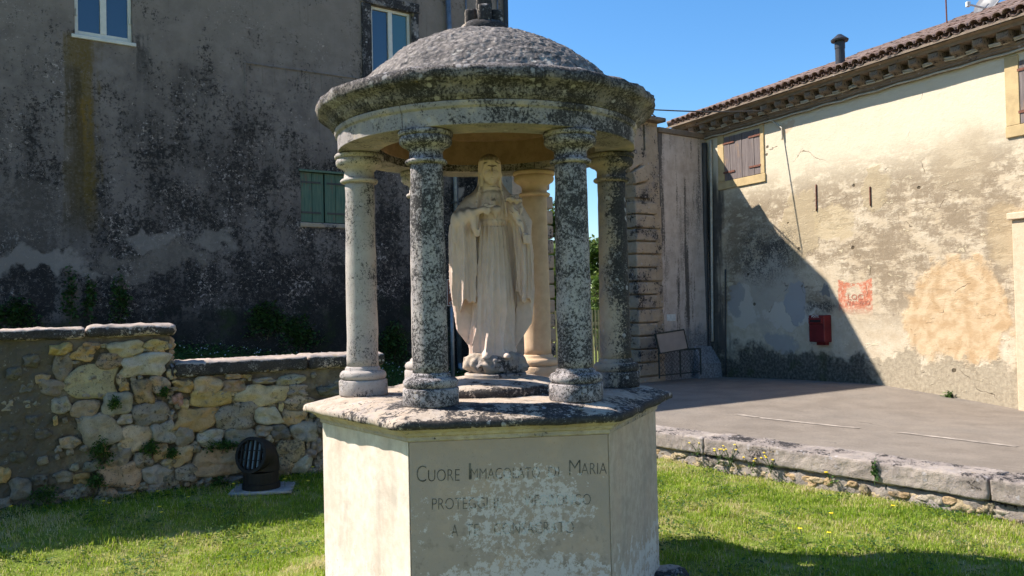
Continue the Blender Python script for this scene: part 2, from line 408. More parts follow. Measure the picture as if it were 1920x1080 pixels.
def facade_mat(texobj, pf):
    """dark, mouldy render: x along the wall, z up; pf turns photo pixels into (x, z)"""
    m = Mat('mouldy_render', texobj); x, y, z = m.xyz(); wx, _, wz = m.xyz(m.warp(1.1, 1.5, m.warp(5.0, 0.35)))
    big = m.noise(0.55, 5, 0.6); mid = m.noise(3.2, 6, 0.62); fine = m.noise(22, 7, 0.72)
    st = m.noise(1.0, 5, 0.6, v=m.vec((2.6, 1, 0.22))); st2 = m.noise(1.0, 5, 0.65, v=m.vec((9, 1, 0.5)))
    top = m.ss(z, 3.5, 7.5)
    g1 = m.noise(13, 5, 0.9); g2 = m.noise(15, 5, 0.88, v=m.vec((1, 1, 1), (9, 4, 2))); patch = m.noise(1.15, 5, 0.65); patch2 = m.noise(1.5, 5, 0.65, v=m.vec((1, 1, 0.8), (5, 8, 1)))
    c = m.mix(mid.ss(0.3, 0.7), (0.14, 0.113, 0.10), (0.23, 0.188, 0.166))
    c = m.mix((top * 0.9 + (big - 0.5)).ss(0.3, 1.0) * 0.6, c, (0.25, 0.202, 0.168))
    dk = (st * 0.5 + mid * 0.55 + big * 0.9 - top * 0.26 + (patch - 0.5) * 0.5 + m.ss(z, 4.2, 1.6) * 0.1).ss(0.84, 1.10)
    c = m.mix(dk * 0.75, c, (0.06, 0.05, 0.046))
    c = m.mix(st2.ss(0.60, 0.74) * 0.35, c, (0.05, 0.046, 0.046))
    gr = (g1 + (patch2 - 0.5) * 0.55 + dk * 0.07 - top * 0.06 + m.ss(z, 4.5, 1.5) * 0.03).ss(0.52, 0.60)
    c = m.mix(gr * 0.88, c, (0.02, 0.018, 0.017))
    fl = (g2 + (patch - 0.5) * 0.5 - top * 0.06).ss(0.575, 0.64)
    c = m.mix(fl * 0.85, c, m.mix(fine, (0.40, 0.33, 0.29), (0.62, 0.52, 0.46)))
    wob = (mid - 0.5) * 1.3 + (fine - 0.5) * 0.5
    def E(px, py, rx, rz, col, k, soft=0.25):
        nonlocal c
        cx, cz = pf(px, py)
        c = m.mix(m.ell(wx, wz, cx, cz, rx, rz, wob, soft) * k, c, col)
    E(55, 494, 0.85, 0.20, (0.31, 0.26, 0.225), 0.7); E(190, 520, 0.3, 0.14, (0.3, 0.25, 0.21), 0.6)
    E(285, 463, 0.32, 0.15, (0.28, 0.235, 0.205), 0.65); E(405, 455, 0.25, 0.22, (0.26, 0.22, 0.19), 0.6); E(310, 500, 0.8, 0.2, (0.21, 0.17, 0.14), 0.6)
    E(60, 410, 0.8, 0.5, (0.17, 0.138, 0.118), 0.45); E(875, 372, 0.16, 0.25, (0.46, 0.37, 0.31), 0.9)
    # ochre drip under the left window, dark drips beside it
    for px, w, py0, py1, col, k in ((152, 0.19, 60, 470, (0.13, 0.085, 0.02), 0.85), (156, 0.1, 180, 330, (0.2, 0.115, 0.02), 0.6), (262, 0.09, 60, 200, (0.02, 0.02, 0.021), 0.7), (140, 0.1, 120, 520, (0.03, 0.028, 0.028), 0.5)):
        cx, z1 = pf(px, py0); _, z0 = pf(px, py1)
        xx = x - cx + (st2 - 0.5) * 0.5 + (mid - 0.5) * 0.35; s = m.ss(xx * xx, w * w * 2.2, 0.0) * m.ss(z, z0, z0 + 1.0) * m.ss(z, z1 + 0.02, z1 - 0.1)
        c = m.mix(s * k * fine.ss(0.25, 0.55), c, col)
    # damp black foot with mossy green
    ft = (m.ss(z, 2.75, 1.2) + (mid - 0.5) * 1.0 + (x + 8.0) * 0.03).ss(0.55, 0.9)
    c = m.mix(ft * 0.8, c, (0.018, 0.019, 0.017))
    c = m.mix(ft * fl * 0.7, c, (0.17, 0.165, 0.155))
    c = m.mix(ft * m.noise(2.1, 6, 0.7).ss(0.52, 0.66) * 0.7, c, (0.03, 0.045, 0.015))
    return m.out(c, 0.95, fine * 0.8 + mid * 0.8 + fl * 0.3, 0.7, 0.02, spec=0.15)

def plaster_mat(texobj, pf):
    """the sunlit farmhouse wall"""
    m = Mat('old_lime_plaster', texobj); x, y, z = m.xyz(); wx, _, wz = m.xyz(m.warp(1.6, 0.75, m.warp(7.0, 0.22)))
    big = m.noise(0.7, 5, 0.6); mid = m.noise(3.0, 7, 0.62); fine = m.noise(16, 7, 0.7); vf = m.noise(60, 4, 0.7)
    hz = m.noise(1.0, 6, 0.68, v=m.vec((2.2, 1, 6.0)))
    c = m.mix(mid.ss(0.32, 0.68), (0.44, 0.35, 0.24), (0.58, 0.49, 0.365))
    up = m.ss(z, 3.0, 4.6)
    c = m.mix(up * (0.5 + big * 0.6), c, (0.62, 0.535, 0.40))
    wob = (mid - 0.5) * 1.5 + (fine - 0.5) * 0.45
    # worn middle band: brown-grey scrapes
    br = (hz * 0.6 + mid * 0.4 + (big - 0.5) * 0.6 + (fine - 0.5) * 0.35).ss(0.41, 0.58) * m.ss(z, 4.7, 3.5) * m.ss(z, 0.9, 1.8)
    c = m.mix(br * 0.95, c, (0.235, 0.18, 0.12))
    lt = (hz + (fine - 0.5) * 0.3).ss(0.60, 0.66) * m.ss(z, 4.3, 3.4)
    c = m.mix(lt * 0.75, c, (0.64, 0.54, 0.37))
    c = m.mix((m.noise(9, 8, 0.8) + (mid - 0.5) * 0.4).ss(0.5, 0.68) * m.ss(z, 5.4, 3.2) * 0.5, c, (0.33, 0.265, 0.185))
    c = m.mix((m.noise(6, 6, 0.75, v=m.vec((1, 1, 1), (4, 1, 7)))).ss(0.6, 0.68) * m.ss(z, 4.6, 3.2) * 0.6, c, (0.20, 0.155, 0.105))
    relief = [br * -0.6, lt * 0.5]
    def E(px, py, rx, rz, col, k, soft=0.08, wb=1.0, h=0.0):
        nonlocal c
        cx, cz = pf(px, py)
        e = m.ell(wx, wz, cx, cz, rx, rz, wob * wb * 0.7, soft) * k
        c = m.mix(e, c, col)
        if h: relief.append(e * h)
        return e
    E(1400, 240, 0.7, 0.35, (0.50, 0.41, 0.27), 0.5, 0.3)
    E(1500, 420, 0.55, 0.62, (0.38, 0.30, 0.19), 0.8, h=0.6); E(1640, 350, 0.34, 0.42, (0.35, 0.275, 0.17), 0.7, h=0.6)
    E(1560, 420, 0.5, 0.3, (0.42, 0.33, 0.2), 0.6); E(1475, 240, 0.16, 0.14, (0.5, 0.33, 0.2), 0.5)
    E(1800, 300, 0.5, 0.5, (0.36, 0.285, 0.19), 0.55, 0.4); E(1890, 440, 0.4, 0.5, (0.36, 0.27, 0.16), 0.7, 0.2)
    # grey cement repairs and black mould in the lower left
    E(1440, 555, 1.0, 0.75, (0.42, 0.36, 0.285), 0.9, 0.2)
    E(1480, 590, 0.75, 0.30, (0.52, 0.455, 0.37), 0.9, 0.1, h=0.5); E(1395, 580, 0.42, 0.42, (0.52, 0.46, 0.38), 0.8, 0.12, h=0.5)
    gn = m.noise(24, 9, 0.82); mo = m.ell(wx, wz, *pf(1432, 478), 0.95, 0.55, wob * 1.5, 0.5) * (gn + (mid - 0.5) * 0.6).ss(0.42, 0.58)
    c = m.mix(mo * 0.9, c, (0.045, 0.043, 0.042)); relief.append(mo * -0.5)
    E(1495, 570, 0.26, 0.46, (0.33, 0.315, 0.30), 0.9, 0.05, 0.5, h=0.8); E(1545, 540, 0.15, 0.17, (0.17, 0.165, 0.155), 0.9, 0.08, 0.6)
    E(1380, 565, 0.18, 0.28, (0.3, 0.285, 0.265), 0.8, 0.1); E(1460, 640, 0.5, 0.18, (0.32, 0.3, 0.275), 0.8, 0.15)
    mo2 = m.ell(wx, wz, *pf(1540, 578), 0.32, 0.16, wob * 1.3, 0.5) * gn.ss(0.38, 0.55)
    c = m.mix(mo2 * 0.9, c, (0.035, 0.035, 0.035))
    # damp corner
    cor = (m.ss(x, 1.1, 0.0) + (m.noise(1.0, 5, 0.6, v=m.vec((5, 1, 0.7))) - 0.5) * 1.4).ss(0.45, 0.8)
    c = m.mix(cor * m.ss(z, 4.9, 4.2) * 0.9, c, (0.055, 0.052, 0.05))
    # big cloudy tan repair
    cl = m.noise(5.0, 3, 0.55, 0.4)
    t1 = m.ell(wx, wz, *pf(1790, 590), 0.95, 0.88, (mid - 0.5) * 0.7, 0.1)
    c = m.mix(t1 * 0.97, c, m.mix(cl.ss(0.33, 0.68), (0.41, 0.275, 0.15), (0.545, 0.41, 0.26))); relief.append(t1 * 0.9)
    # grey damp plinth along the foot
    zb = (wz - 0.62 + (mid - 0.5) * 1.1 + (m.noise(1.1, 4) - 0.5) * 0.9 + (fine - 0.5) * 0.25).ss(0.10, -0.08)
    c = m.mix(zb * 0.92, c, m.mix(fine.ss(0.3, 0.7), (0.25, 0.205, 0.145), (0.40, 0.335, 0.24))); relief.append(zb * 0.8)
    fb = (m.ss(wz, 1.25, 0.35) * m.ss(x, 5.2, 3.9) + (mid - 0.5) * 1.6 + (big - 0.5) * 0.8).ss(0.5, 0.85) * m.ss(x, 5.1, 4.2)
    c = m.mix(fb * 0.9, c, m.mix(fine.ss(0.4, 0.65), (0.035, 0.033, 0.028), (0.13, 0.12, 0.095)))
    c = m.mix(fb * m.noise(2.6, 5).ss(0.55, 0.65) * 0.5, c, (0.05, 0.06, 0.02))
    # faded red painted sign
    cx, cz = pf(1603, 553); sx = x - cx; sz = z - cz
    rd = m.ss(m.math('ABSOLUTE', sx), 0.40, 0.37) * m.ss(sz, -0.42, -0.15) * (sz - m.math('ABSOLUTE', sx) * 0.18 - (m.math('ABSOLUTE', sx) - 0.25).max(0.0) * 0.2).ss(0.22, 0.19)
    rd = rd * (mid * 0.35 + fine * 0.9 - m.ell(x, z, cx - 0.02, cz + 0.03, 0.17, 0.13, None, 0.5) * 0.2).ss(0.47, 0.68)
    c = m.mix(rd * 0.85, c, m.mix(vf, (0.42, 0.09, 0.045), (0.5, 0.18, 0.1)))
    # holes and cracks
    hole = m.voro(1.7, m.warp(5, 0.1)).ss(0.075, 0.05)
    c = m.mix(hole * 0.8, c, (0.05, 0.035, 0.02))
    crk = m.voro(0.55, m.warp(2.2, 0.5), feature='DISTANCE_TO_EDGE').ss(0.004, 0.0015) * m.noise(1.9, 2).ss(0.56, 0.62)
    c = m.mix(crk * 0.6, c, (0.09, 0.065, 0.04))
    h = mid * 0.7 + fine * 0.55 + vf * 0.12 - hole * 1.2 - crk * 0.6
    for r in relief: h = h + r * 0.6
    return m.out(c, 0.95, h, 0.75, 0.022, spec=0.12)

def gateplaster_mat(texobj):
    m = Mat('stained_gate_plaster', texobj); x, y, z = m.xyz()
    mid = m.noise(3.5, 6, 0.65); fine = m.noise(25, 6, 0.7)
    c = m.mix(mid.ss(0.3, 0.7), (0.42, 0.34, 0.29), (0.58, 0.49, 0.43))
    st = m.noise(1.0, 6, 0.68, v=m.vec((3.6, 1, 0.3))); st2 = m.noise(1.0, 6, 0.7, v=m.vec((2.6, 1, 0.45), (3, 0, 1)))
    c = m.mix((st + (fine - 0.5) * 0.25).ss(0.525, 0.61) * 0.85, c, (0.05, 0.045, 0.042))
    c = m.mix((st2 + (fine - 0.5) * 0.5).ss(0.54, 0.66) * 0.65, c, (0.16, 0.145, 0.135))
    ft = (m.ss(z, 1.9, 0.5) + (mid - 0.5) * 1.3).ss(0.4, 0.8)
    c = m.mix(ft * 0.8, c, m.mix(fine.ss(0.4, 0.6), (0.07, 0.068, 0.07), (0.26, 0.255, 0.26)))
    return m.out(c, 0.95, mid * 0.6 + fine * 0.5, 0.7, 0.018, spec=0.15)

def mortar_mat(texobj):
    m = Mat('rubble_wall_mortar', texobj); x, y, z = m.xyz()
    big = m.noise(1.6, 5, 0.6); mid = m.noise(7, 7, 0.68); fine = m.noise(38, 7, 0.72)
    c = m.mix(mid.ss(0.3, 0.7), (0.115, 0.09, 0.064), (0.235, 0.19, 0.138))
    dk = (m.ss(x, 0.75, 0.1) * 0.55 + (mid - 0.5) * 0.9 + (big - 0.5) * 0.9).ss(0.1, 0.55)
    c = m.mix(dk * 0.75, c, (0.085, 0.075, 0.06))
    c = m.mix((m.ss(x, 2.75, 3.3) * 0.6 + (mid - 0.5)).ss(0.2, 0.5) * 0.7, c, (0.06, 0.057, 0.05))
    c = m.mix(m.noise(18, 6, 0.75).ss(0.58, 0.66) * 0.7, c, (0.30, 0.28, 0.245))
    c = m.mix(m.noise(30, 6, 0.75).ss(0.58, 0.68) * 0.8, c, (0.03, 0.028, 0.026))
    return m.out(c, 0.96, mid * 0.8 + fine * 0.7, 0.9, 0.025, spec=0.1)

def rubble_mat():
    m = Mat('rubble_stone'); oc, rnd = m.objcolor()
    big = m.noise(5, 4); mid = m.noise(17, 7, 0.68); fine = m.noise(70, 6, 0.72)
    c = m.mix(mid.ss(0.28, 0.72), m.mix(0.38, oc, (0.06, 0.048, 0.03)), m.mix(0.12, oc, (0.7, 0.62, 0.48)))
    c = m.mix((mid * 0.6 + big * 0.6 + (rnd - 0.5) * 0.22).ss(0.62, 0.8) * 0.75, c, (0.15, 0.13, 0.1))
    c = m.mix((m.noise(34, 7, 0.75) + (rnd - 0.5) * 0.12).ss(0.56, 0.66) * 0.8, c, (0.035, 0.032, 0.028))
    pit = m.voro(60, m.warp(20, 0.03)).ss(0.2, 0.1)
    c = m.mix(pit * 0.6, c, (0.06, 0.05, 0.04))
    return m.out(c, 0.94, mid * 0.8 + fine * 0.6 - pit * 0.6, 0.9, 0.024, spec=0.15)

def road_mat():
    m = Mat('worn_asphalt'); big = m.noise(0.45, 5, 0.6); mid = m.noise(2.2, 6); g = m.noise(110, 4, 0.8); v = m.voro(90)
    c = m.mix(mid.ss(0.3, 0.7), (0.165, 0.136, 0.11), (0.22, 0.183, 0.148))
    c = m.mix(big.ss(0.4, 0.7) * 0.5, c, (0.225, 0.195, 0.165))
    c = m.mix(v.ss(0.25, 0.1) * 0.35, c, (0.30, 0.27, 0.24)); c = m.mix(g.ss(0.55, 0.68) * 0.7, c, (0.07, 0.06, 0.05)); c = m.mix(m.noise(26, 6, 0.85).ss(0.52, 0.62) * 0.6, c, (0.105, 0.088, 0.072)); c = m.mix(m.noise(19, 7, 0.85).ss(0.57, 0.65) * 0.5, c, (0.32, 0.275, 0.23)); c = m.mix(m.noise(1.7, 7, 0.75).ss(0.55, 0.66) * 0.35, c, (0.11, 0.092, 0.077))
    c = m.mix(m.noise(0.9, 6, 0.7).ss(0.58, 0.68) * 0.4, c, (0.12, 0.105, 0.09)); c = m.mix(m.voro(7, m.warp(6, 0.3)).ss(0.06, 0.03) * 0.7, c, (0.4, 0.36, 0.3)); c = m.mix(m.voro(4.3, m.warp(6, 0.3)).ss(0.05, 0.03) * 0.7, c, (0.08, 0.06, 0.045))
    cr = m.voro(0.5, m.warp(1.5, 0.6), feature='DISTANCE_TO_EDGE').ss(0.010, 0.003) * m.noise(1.1, 2).ss(0.62, 0.7)
    c = m.mix(cr * 0.5, c, (0.05, 0.045, 0.04))
    return m.out(c, 0.85, g + v * 0.5 - cr, 0.5, 0.006, spec=0.3)

def soil_mat(name, a, b, dry, sc=1.0):
    m = Mat(name); n = m.noise(2.2 * sc, 6, 0.65); f = m.noise(40 * sc, 6, 0.7); b2 = m.noise(7 * sc, 4)
    c = m.mix(f.ss(0.3, 0.7), a, b)
    c = m.mix((n * 0.6 + b2 * 0.5).ss(0.52, 0.68) * 0.75, c, dry)
    return m.out(c, 0.95, f + b2 * 0.6, 0.8, 0.03, spec=0.1)
M['lawn'] = soil_mat('lawn_soil', (0.11, 0.16, 0.02), (0.2, 0.24, 0.045), (0.36, 0.3, 0.14))
M['terrace'] = soil_mat('terrace_soil', (0.03, 0.05, 0.012), (0.07, 0.095, 0.025), (0.1, 0.085, 0.045))
M['field'] = soil_mat('field_soil', (0.12, 0.15, 0.035), (0.2, 0.21, 0.06), (0.3, 0.27, 0.1), 0.2)
M['road'] = road_mat()
M['rubble'] = rubble_mat()

def blade_mat(name, stops, trans=0.35, rough=0.6):
    m = Mat(name); a = m.node('ShaderNodeAttribute', attribute_name='tint', out=2)
    c = m.ramp(a, stops)
    m.out(c, rough, spec=0.25)
    tr = m.t.nodes.new('ShaderNodeBsdfTranslucent'); m.t.links.new(c.o, tr.inputs[0])
    mx = m.t.nodes.new('ShaderNodeMixShader'); mx.inputs[0].default_value = trans
    m.t.links.new(m.p.outputs[0], mx.inputs[1]); m.t.links.new(tr.outputs[0], mx.inputs[2]); m.t.links.new(mx.outputs[0], m.outn.inputs[0])
    return m.mat
M['grass'] = blade_mat('grass_blade', [(0.0, (0.10, 0.18, 0.012)), (0.3, (0.21, 0.32, 0.02)), (0.55, (0.33, 0.42, 0.035)), (0.75, (0.46, 0.42, 0.13)), (1.0, (0.62, 0.52, 0.30))], 0.45)
M['weed'] = blade_mat('weed_leaf', [(0.0, (0.025, 0.06, 0.012)), (0.6, (0.06, 0.12, 0.02)), (1.0, (0.12, 0.2, 0.04))])
M['ivy'] = blade_mat('ivy_leaf', [(0.0, (0.02, 0.05, 0.012)), (1.0, (0.07, 0.13, 0.03))], 0.2)
M['leaf'] = blade_mat('tree_leaf', [(0.0, (0.035, 0.07, 0.012)), (0.6, (0.075, 0.13, 0.02)), (1.0, (0.16, 0.2, 0.05))])
M['petal'] = plain('yellow_petal', (0.85, 0.62, 0.02), 0.6)
M['petal_w'] = plain('white_petal', (0.75, 0.75, 0.72), 0.6)
M['bark'] = plain('tree_bark', (0.11, 0.08, 0.055), 0.9, scale=9, var=0.4, bd=0.02)
M['red'] = plain('red_box_paint', (0.125, 0.011, 0.012), 0.5, var=0.2, scale=5)
M['redlight'] = plain('white_print', (0.75, 0.72, 0.68), 0.6)
M['slot'] = plain('black_slot', (0.012, 0.01, 0.01), 0.7)
M['zinc'] = plain('zinc_pipe', (0.20, 0.215, 0.235), 0.45, 0.55, var=0.2)
M['darkpipe'] = plain('dark_pipe', (0.05, 0.048, 0.046), 0.6)
M['flue'] = plain('black_flue', (0.04, 0.04, 0.045), 0.45, 0.3)
M['iron'] = plain('rusty_iron', (0.14, 0.05, 0.03), 0.8, var=0.35, scale=25)
M['cable'] = plain('grey_cable', (0.42, 0.38, 0.31), 0.7)
M['cable_dk'] = plain('black_cable', (0.06, 0.05, 0.045), 0.6)
M['pvc'] = plain('window_frame_white', (0.60, 0.56, 0.49), 0.45, var=0.06)
M['lampbody'] = plain('black_lamp_casing', (0.012, 0.011, 0.010), 0.6, 0.0, 0.2, var=0.25, scale=20)
M['concrete'] = plain('concrete_plate', (0.27, 0.26, 0.24), 0.9, var=0.2)
M['brown'] = plain('brown_sign', (0.14, 0.035, 0.02), 0.45)
M['board'] = plain('display_board', (0.23, 0.2, 0.18), 0.6, var=0.12, scale=3)
M['frame_dk'] = plain('dark_green_frame', (0.03, 0.036, 0.033), 0.55, 0.2)
M['picket'] = plain('cream_picket', (0.55, 0.45, 0.22), 0.6)
M['dish'] = plain('grey_dish', (0.12, 0.12, 0.125), 0.5)
M['white'] = plain('white_plastic', (0.6, 0.6, 0.58), 0.5)
M['ochre'] = plain('ochre_surround', (0.46, 0.335, 0.17), 0.9, var=0.12, scale=6, bd=0.008)
M['plain_stone'] = stone('door_jamb_stone', base=(0.60, 0.5, 0.33), base2=(0.52, 0.42, 0.27), dark=0.05, white=0.0, grey=0.1)
def wood(name, a, b, wear, sc=1.0):
    m = Mat(name); n = m.noise(1.0, 6, 0.65, v=m.vec((38 * sc, 38 * sc, 2.5 * sc))); w = m.noise(1.0, 6, 0.7, v=m.vec((14 * sc, 14 * sc, 3 * sc), (4, 2, 1)))
    oc, rnd = m.objcolor()
    c = m.mix(n.ss(0.3, 0.7), a, b)
    c = m.mix((w + (rnd - 0.5) * 0.1).ss(0.58, 0.68) * 0.8, c, wear)
    return m.out(c, 0.8, n + w * 0.4, 0.6, 0.005, spec=0.2)
M['greenwood'] = wood('green_shutter_paint', (0.06, 0.11, 0.085), (0.12, 0.165, 0.115), (0.15, 0.10, 0.07))
M['brownwood'] = wood('brown_shutter_wood', (0.115, 0.092, 0.09), (0.2, 0.165, 0.155), (0.25, 0.165, 0.11))
def tile_mat():
    m = Mat('clay_roof_tile'); oc, rnd = m.objcolor(); n = m.noise(14, 6, 0.7); f = m.noise(60, 5, 0.7); b = m.noise(2.0, 3)
    c = m.mix(rnd, (0.185, 0.115, 0.09), (0.25, 0.18, 0.15))
    c = m.mix((n + (b - 0.5) * 0.7).ss(0.44, 0.62) * 0.8, c, (0.125, 0.10, 0.088))
    c = m.mix(f.ss(0.56, 0.66) * 0.6, c, (0.07, 0.055, 0.045)); c = m.mix((n * 0.6 + f * 0.5).ss(0.66, 0.72) * 0.6, c, (0.36, 0.32, 0.27))
    return m.out(c, 0.9, n + f * 0.5, 0.6, 0.008, spec=0.15)
M['tile'] = tile_mat()
def glass(name, col, rough=0.06):
    m = Mat(name); n = m.noise(1.3, 2)
    return m.out(m.mix(n, col, tuple(v * 1.3 for v in col)), rough, n, 0.05, 0.02, spec=1.0)
M['glass'] = glass('window_glass', (0.02, 0.04, 0.075))
M['pane_teal'] = glass('window_glass_over_shutter', (0.035, 0.085, 0.09))
M['lens'] = glass('lamp_glass', (0.16, 0.2, 0.22), 0.1)  # pale base colour stands in for bright sky reflected in the lens
M['paint'] = plain('worn_road_paint', (0.30, 0.255, 0.215), 0.85, var=0.35, scale=9)
# ------------------------------------------------------------------ the place: frames of its walls
FH = Frame((-0.02, 17.6, 0), (0.8, 0.6))            # tall house on the left, origin at its right corner
FR = Frame((4.48, 19.25, 0), (0.453, -0.891))       # farmhouse on the right, origin at the courtyard corner
FG = Frame((4.48, 19.25, 0), (0.8, 0.6))            # gate wall, origin at the same corner, runs to negative x
FW = Frame((-4.52, 7.5, 0), (0.886, 0.464))         # rubble wall
KB = np.array([1.66, 9.44]); KD = np.array([0.596, -0.803]); KN = np.array([-0.803, -0.596])
FK = Frame((KB[0], KB[1], 0), KD)                   # low wall beside the road
SHC = np.array([-0.1405, 5.4104]); SHA = 0.1204     # shrine centre and turn
HTOP = 8.5           # roof edge at the right corner; it falls away to the left
HSL = 0.2
def htop(x): return max(HTOP + HSL * x, 5.2)

# ------------------------------------------------------------------ ground
def d_wall(X, Y): return (X - FW.o[0]) * -FW.y[0] + (Y - FW.o[1]) * -FW.y[1]
def s_wall(X, Y): return (X - FW.o[0]) * FW.x[0] + (Y - FW.o[1]) * FW.x[1]
def d_kerb(X, Y): return (X - KB[0]) * KN[0] + (Y - KB[1]) * KN[1]
def d_rw(X, Y): return (X - FR.o[0]) * -FR.y[0] + (Y - FR.o[1]) * -FR.y[1]
_pf = [FR.px(x, y) for x, y in ((1330, 706), (1480, 711), (1650, 721), (1800, 747), (1919, 769))]
_ru = [p[0] for p in _pf]; _rz = [p[1] for p in _pf]
def road_z(X, Y):
    dk = np.maximum(-d_kerb(X, Y), 0.0); dw = np.maximum(d_rw(X, Y), 0.0)
    u = (X - FR.o[0]) * FR.x[0] + (Y - FR.o[1]) * FR.x[1]
    t = dk / (dk + dw + 1e-3)
    return 0.13 * (1 - t) + np.interp(u, _ru, _rz) * t
def lawn_z(X, Y):
    P = np.stack([X, Y, X * 0], -1)
    return 0.02 * fbm(P, 0.8, 3, 3) + (0.05 - 0.2 * sstep(d_wall(X, Y), 0.55, 1.5)) * sstep(X, -0.9, -2.0)
def terr_z(X, Y):
    z = np.minimum(0.245 - 0.175 * X, 1.22)
    off = np.minimum(np.maximum(-d_wall(X, Y), 0), 9)
    k = np.where(s_wall(X, Y) < 3.35, 1.0, sstep(off, 0.2, 1.6))
    return z * k - 0.25 * sstep(X, 0.9, 1.6) + 0.02 * fbm(np.stack([X, Y, X * 0], -1), 1.1, 3, 5)
def shrine_in(X, Y, r): return np.hypot(X - SHC[0], Y - SHC[1]) < r

V, F = grid_mesh(np.linspace(-11, 11, 150), np.linspace(-6, 12.5, 140), lawn_z, lambda x, y: (d_kerb(x, y) > -0.2) & ((d_wall(x, y) > -0.25) | (s_wall(x, y) > 3.3)))
tag(mk('lawn', V, F, M['lawn'], smooth=True), 'short mown lawn around the shrine', kind='structure')
V, F = grid_mesh(np.linspace(-3, 14, 110), np.linspace(0, 26, 140), road_z, lambda x, y: (d_kerb(x, y) < -0.12) & (d_rw(x, y) > -0.35))
road = tag(mk('road', V, F, M['road'], smooth=True), 'worn grey asphalt road in front of the farmhouse', kind='structure')
V, F = grid_mesh(np.linspace(-16, 1.7, 110), np.linspace(4, 19, 110), terr_z, lambda x, y: (d_wall(x, y) < -0.12) & ((x - FH.o[0]) * 0.6 - (y - FH.o[1]) * 0.8 > -0.3))
tag(mk('terrace_ground', V, F, M['terrace'], smooth=True), 'raised weedy ground behind the rubble wall', kind='structure')
mk_f = mk('field', [(-900, -900, -0.42), (900, -900, -0.42), (900, 1200, -0.42), (-900, 1200, -0.42)], [(0, 1, 2, 3)], M['field'])
tag(mk_f, 'pale green field beyond the gate', kind='structure')
def on_road(px, py):
    p = at_depth(px, py, 9.0)
    for _ in range(12):
        z = float(road_z(np.array(p[0]), np.array(p[1]))); p = hit_plane(px, py, (0, 0, z), (0, 0, 1))
    return p
for a, b in (((1425, 784), (1612, 803)), ((1684, 811), (1908, 838)), ((1380, 777), (1420, 783))):
    P, Q = on_road(*a), on_road(*b); t = (Q - P)[:2]; t /= np.linalg.norm(t); n = np.array([-t[1], t[0]]) * 0.045
    Vs = []; N = 12
    for i in range(N + 1):
        c = P + (Q - P) * i / N
        for sgn in (-1, 1):
            q = c[:2] + n * sgn; Vs.append((q[0], q[1], float(road_z(np.array(q[0]), np.array(q[1]))) + 0.006))
    mk('painted_line', Vs, [(2 * i, 2 * i + 1, 2 * i + 3, 2 * i + 2) for i in range(N)], M['paint'], road)

# ------------------------------------------------------------------ wall sheets with openings
def wall_sheet(x0, x1, z0, z1, holes, depth=0.25, y=0.0):
    xs = sorted({x0, x1, *[h[0] for h in holes], *[h[1] for h in holes]}); zs = sorted({z0, z1, *[h[2] for h in holes], *[h[3] for h in holes]})
    b = MB()
    for i in range(len(xs) - 1):
        for j in range(len(zs) - 1):
            cx, cz = (xs[i] + xs[i + 1]) / 2, (zs[j] + zs[j + 1]) / 2
            if any(h[0] < cx < h[1] and h[2] < cz < h[3] for h in holes): continue
            b.add([(xs[i], y, zs[j]), (xs[i + 1], y, zs[j]), (xs[i + 1], y, zs[j + 1]), (xs[i], y, zs[j + 1])], [(0, 1, 2, 3)])
    for a, c, d, e in holes:
        b.add([(a, y, d), (c, y, d), (c, y, e), (a, y, e), (a, y + depth, d), (c, y + depth, d), (c, y + depth, e), (a, y + depth, e)],
              [(0, 4, 5, 1), (1, 5, 6, 2), (2, 6, 7, 3), (3, 7, 4, 0)])
    return b

# ------------------------------------------------------------------ tall dark house
house = frame_empty('tall_house', FH)
tag(house, 'tall dark grey rendered house with mouldy walls behind the shrine', 'house')
W1 = (FH.px(140, 40)[0], FH.px(248, 40)[0], FH.px(194, 72)[1], FH.px(194, 72)[1] + 1.62)
W2 = (FH.px(696, 70)[0], FH.px(771, 70)[0], FH.px(733, 152)[1], FH.px(733, 17)[1])
W3 = (FH.px(564, 370)[0], FH.px(652, 370)[0], FH.px(605, 418)[1], FH.px(605, 324)[1])
wm = facade_mat(house, FH.px)
ZM = 5.0
hw = wall_sheet(-19.0, 0.0, -0.6, ZM, [W3], 0.22)
xs = sorted({-19.0, 0.0, -16.5, W1[0], W1[1], W2[0], W2[1]})
for i in range(len(xs) - 1):
    x0, x1 = xs[i], xs[i + 1]; segs = [(ZM, None)]
    for W in (W1, W2):
        if x0 >= W[0] - 1e-6 and x1 <= W[1] + 1e-6: segs = [(ZM, W[2]), (W[3], None)]
    for za, zb in segs:
        t0, t1 = (htop(x0), htop(x1)) if zb is None else (zb, zb)
        if min(t0, t1) <= za: continue
        hw.add([(x0, 0, za), (x1, 0, za), (x1, 0, t1), (x0, 0, t0)], [(0, 1, 2, 3)])
for W in (W1, W2):
    a, c, d, e = W; hw.add([(a, 0, d), (c, 0, d), (c, 0, e), (a, 0, e), (a, .22, d), (c, .22, d), (c, .22, e), (a, .22, e)], [(0, 4, 5, 1), (1, 5, 6, 2), (2, 6, 7, 3), (3, 7, 4, 0)])
for xe in (0.0, -19.0):
    h_ = htop(xe); hw.add([(xe, 0, -0.6), (xe, 7.5, -0.6), (xe, 7.5, h_), (xe, 3.75, h_ + 3.4), (xe, 0, h_)], [(0, 1, 2, 3, 4)] if xe == 0 else [(4, 3, 2, 1, 0)])
hw.add([(-19, 7.5, -0.6), (0, 7.5, -0.6), (0, 7.5, htop(0)), (-19, 7.5, htop(-19))], [(3, 2, 1, 0)])
hw.build('wall', wm, house)
rf = MB(); HA, HB = htop(-16.5) + 0.004, htop(0.0) + 0.004
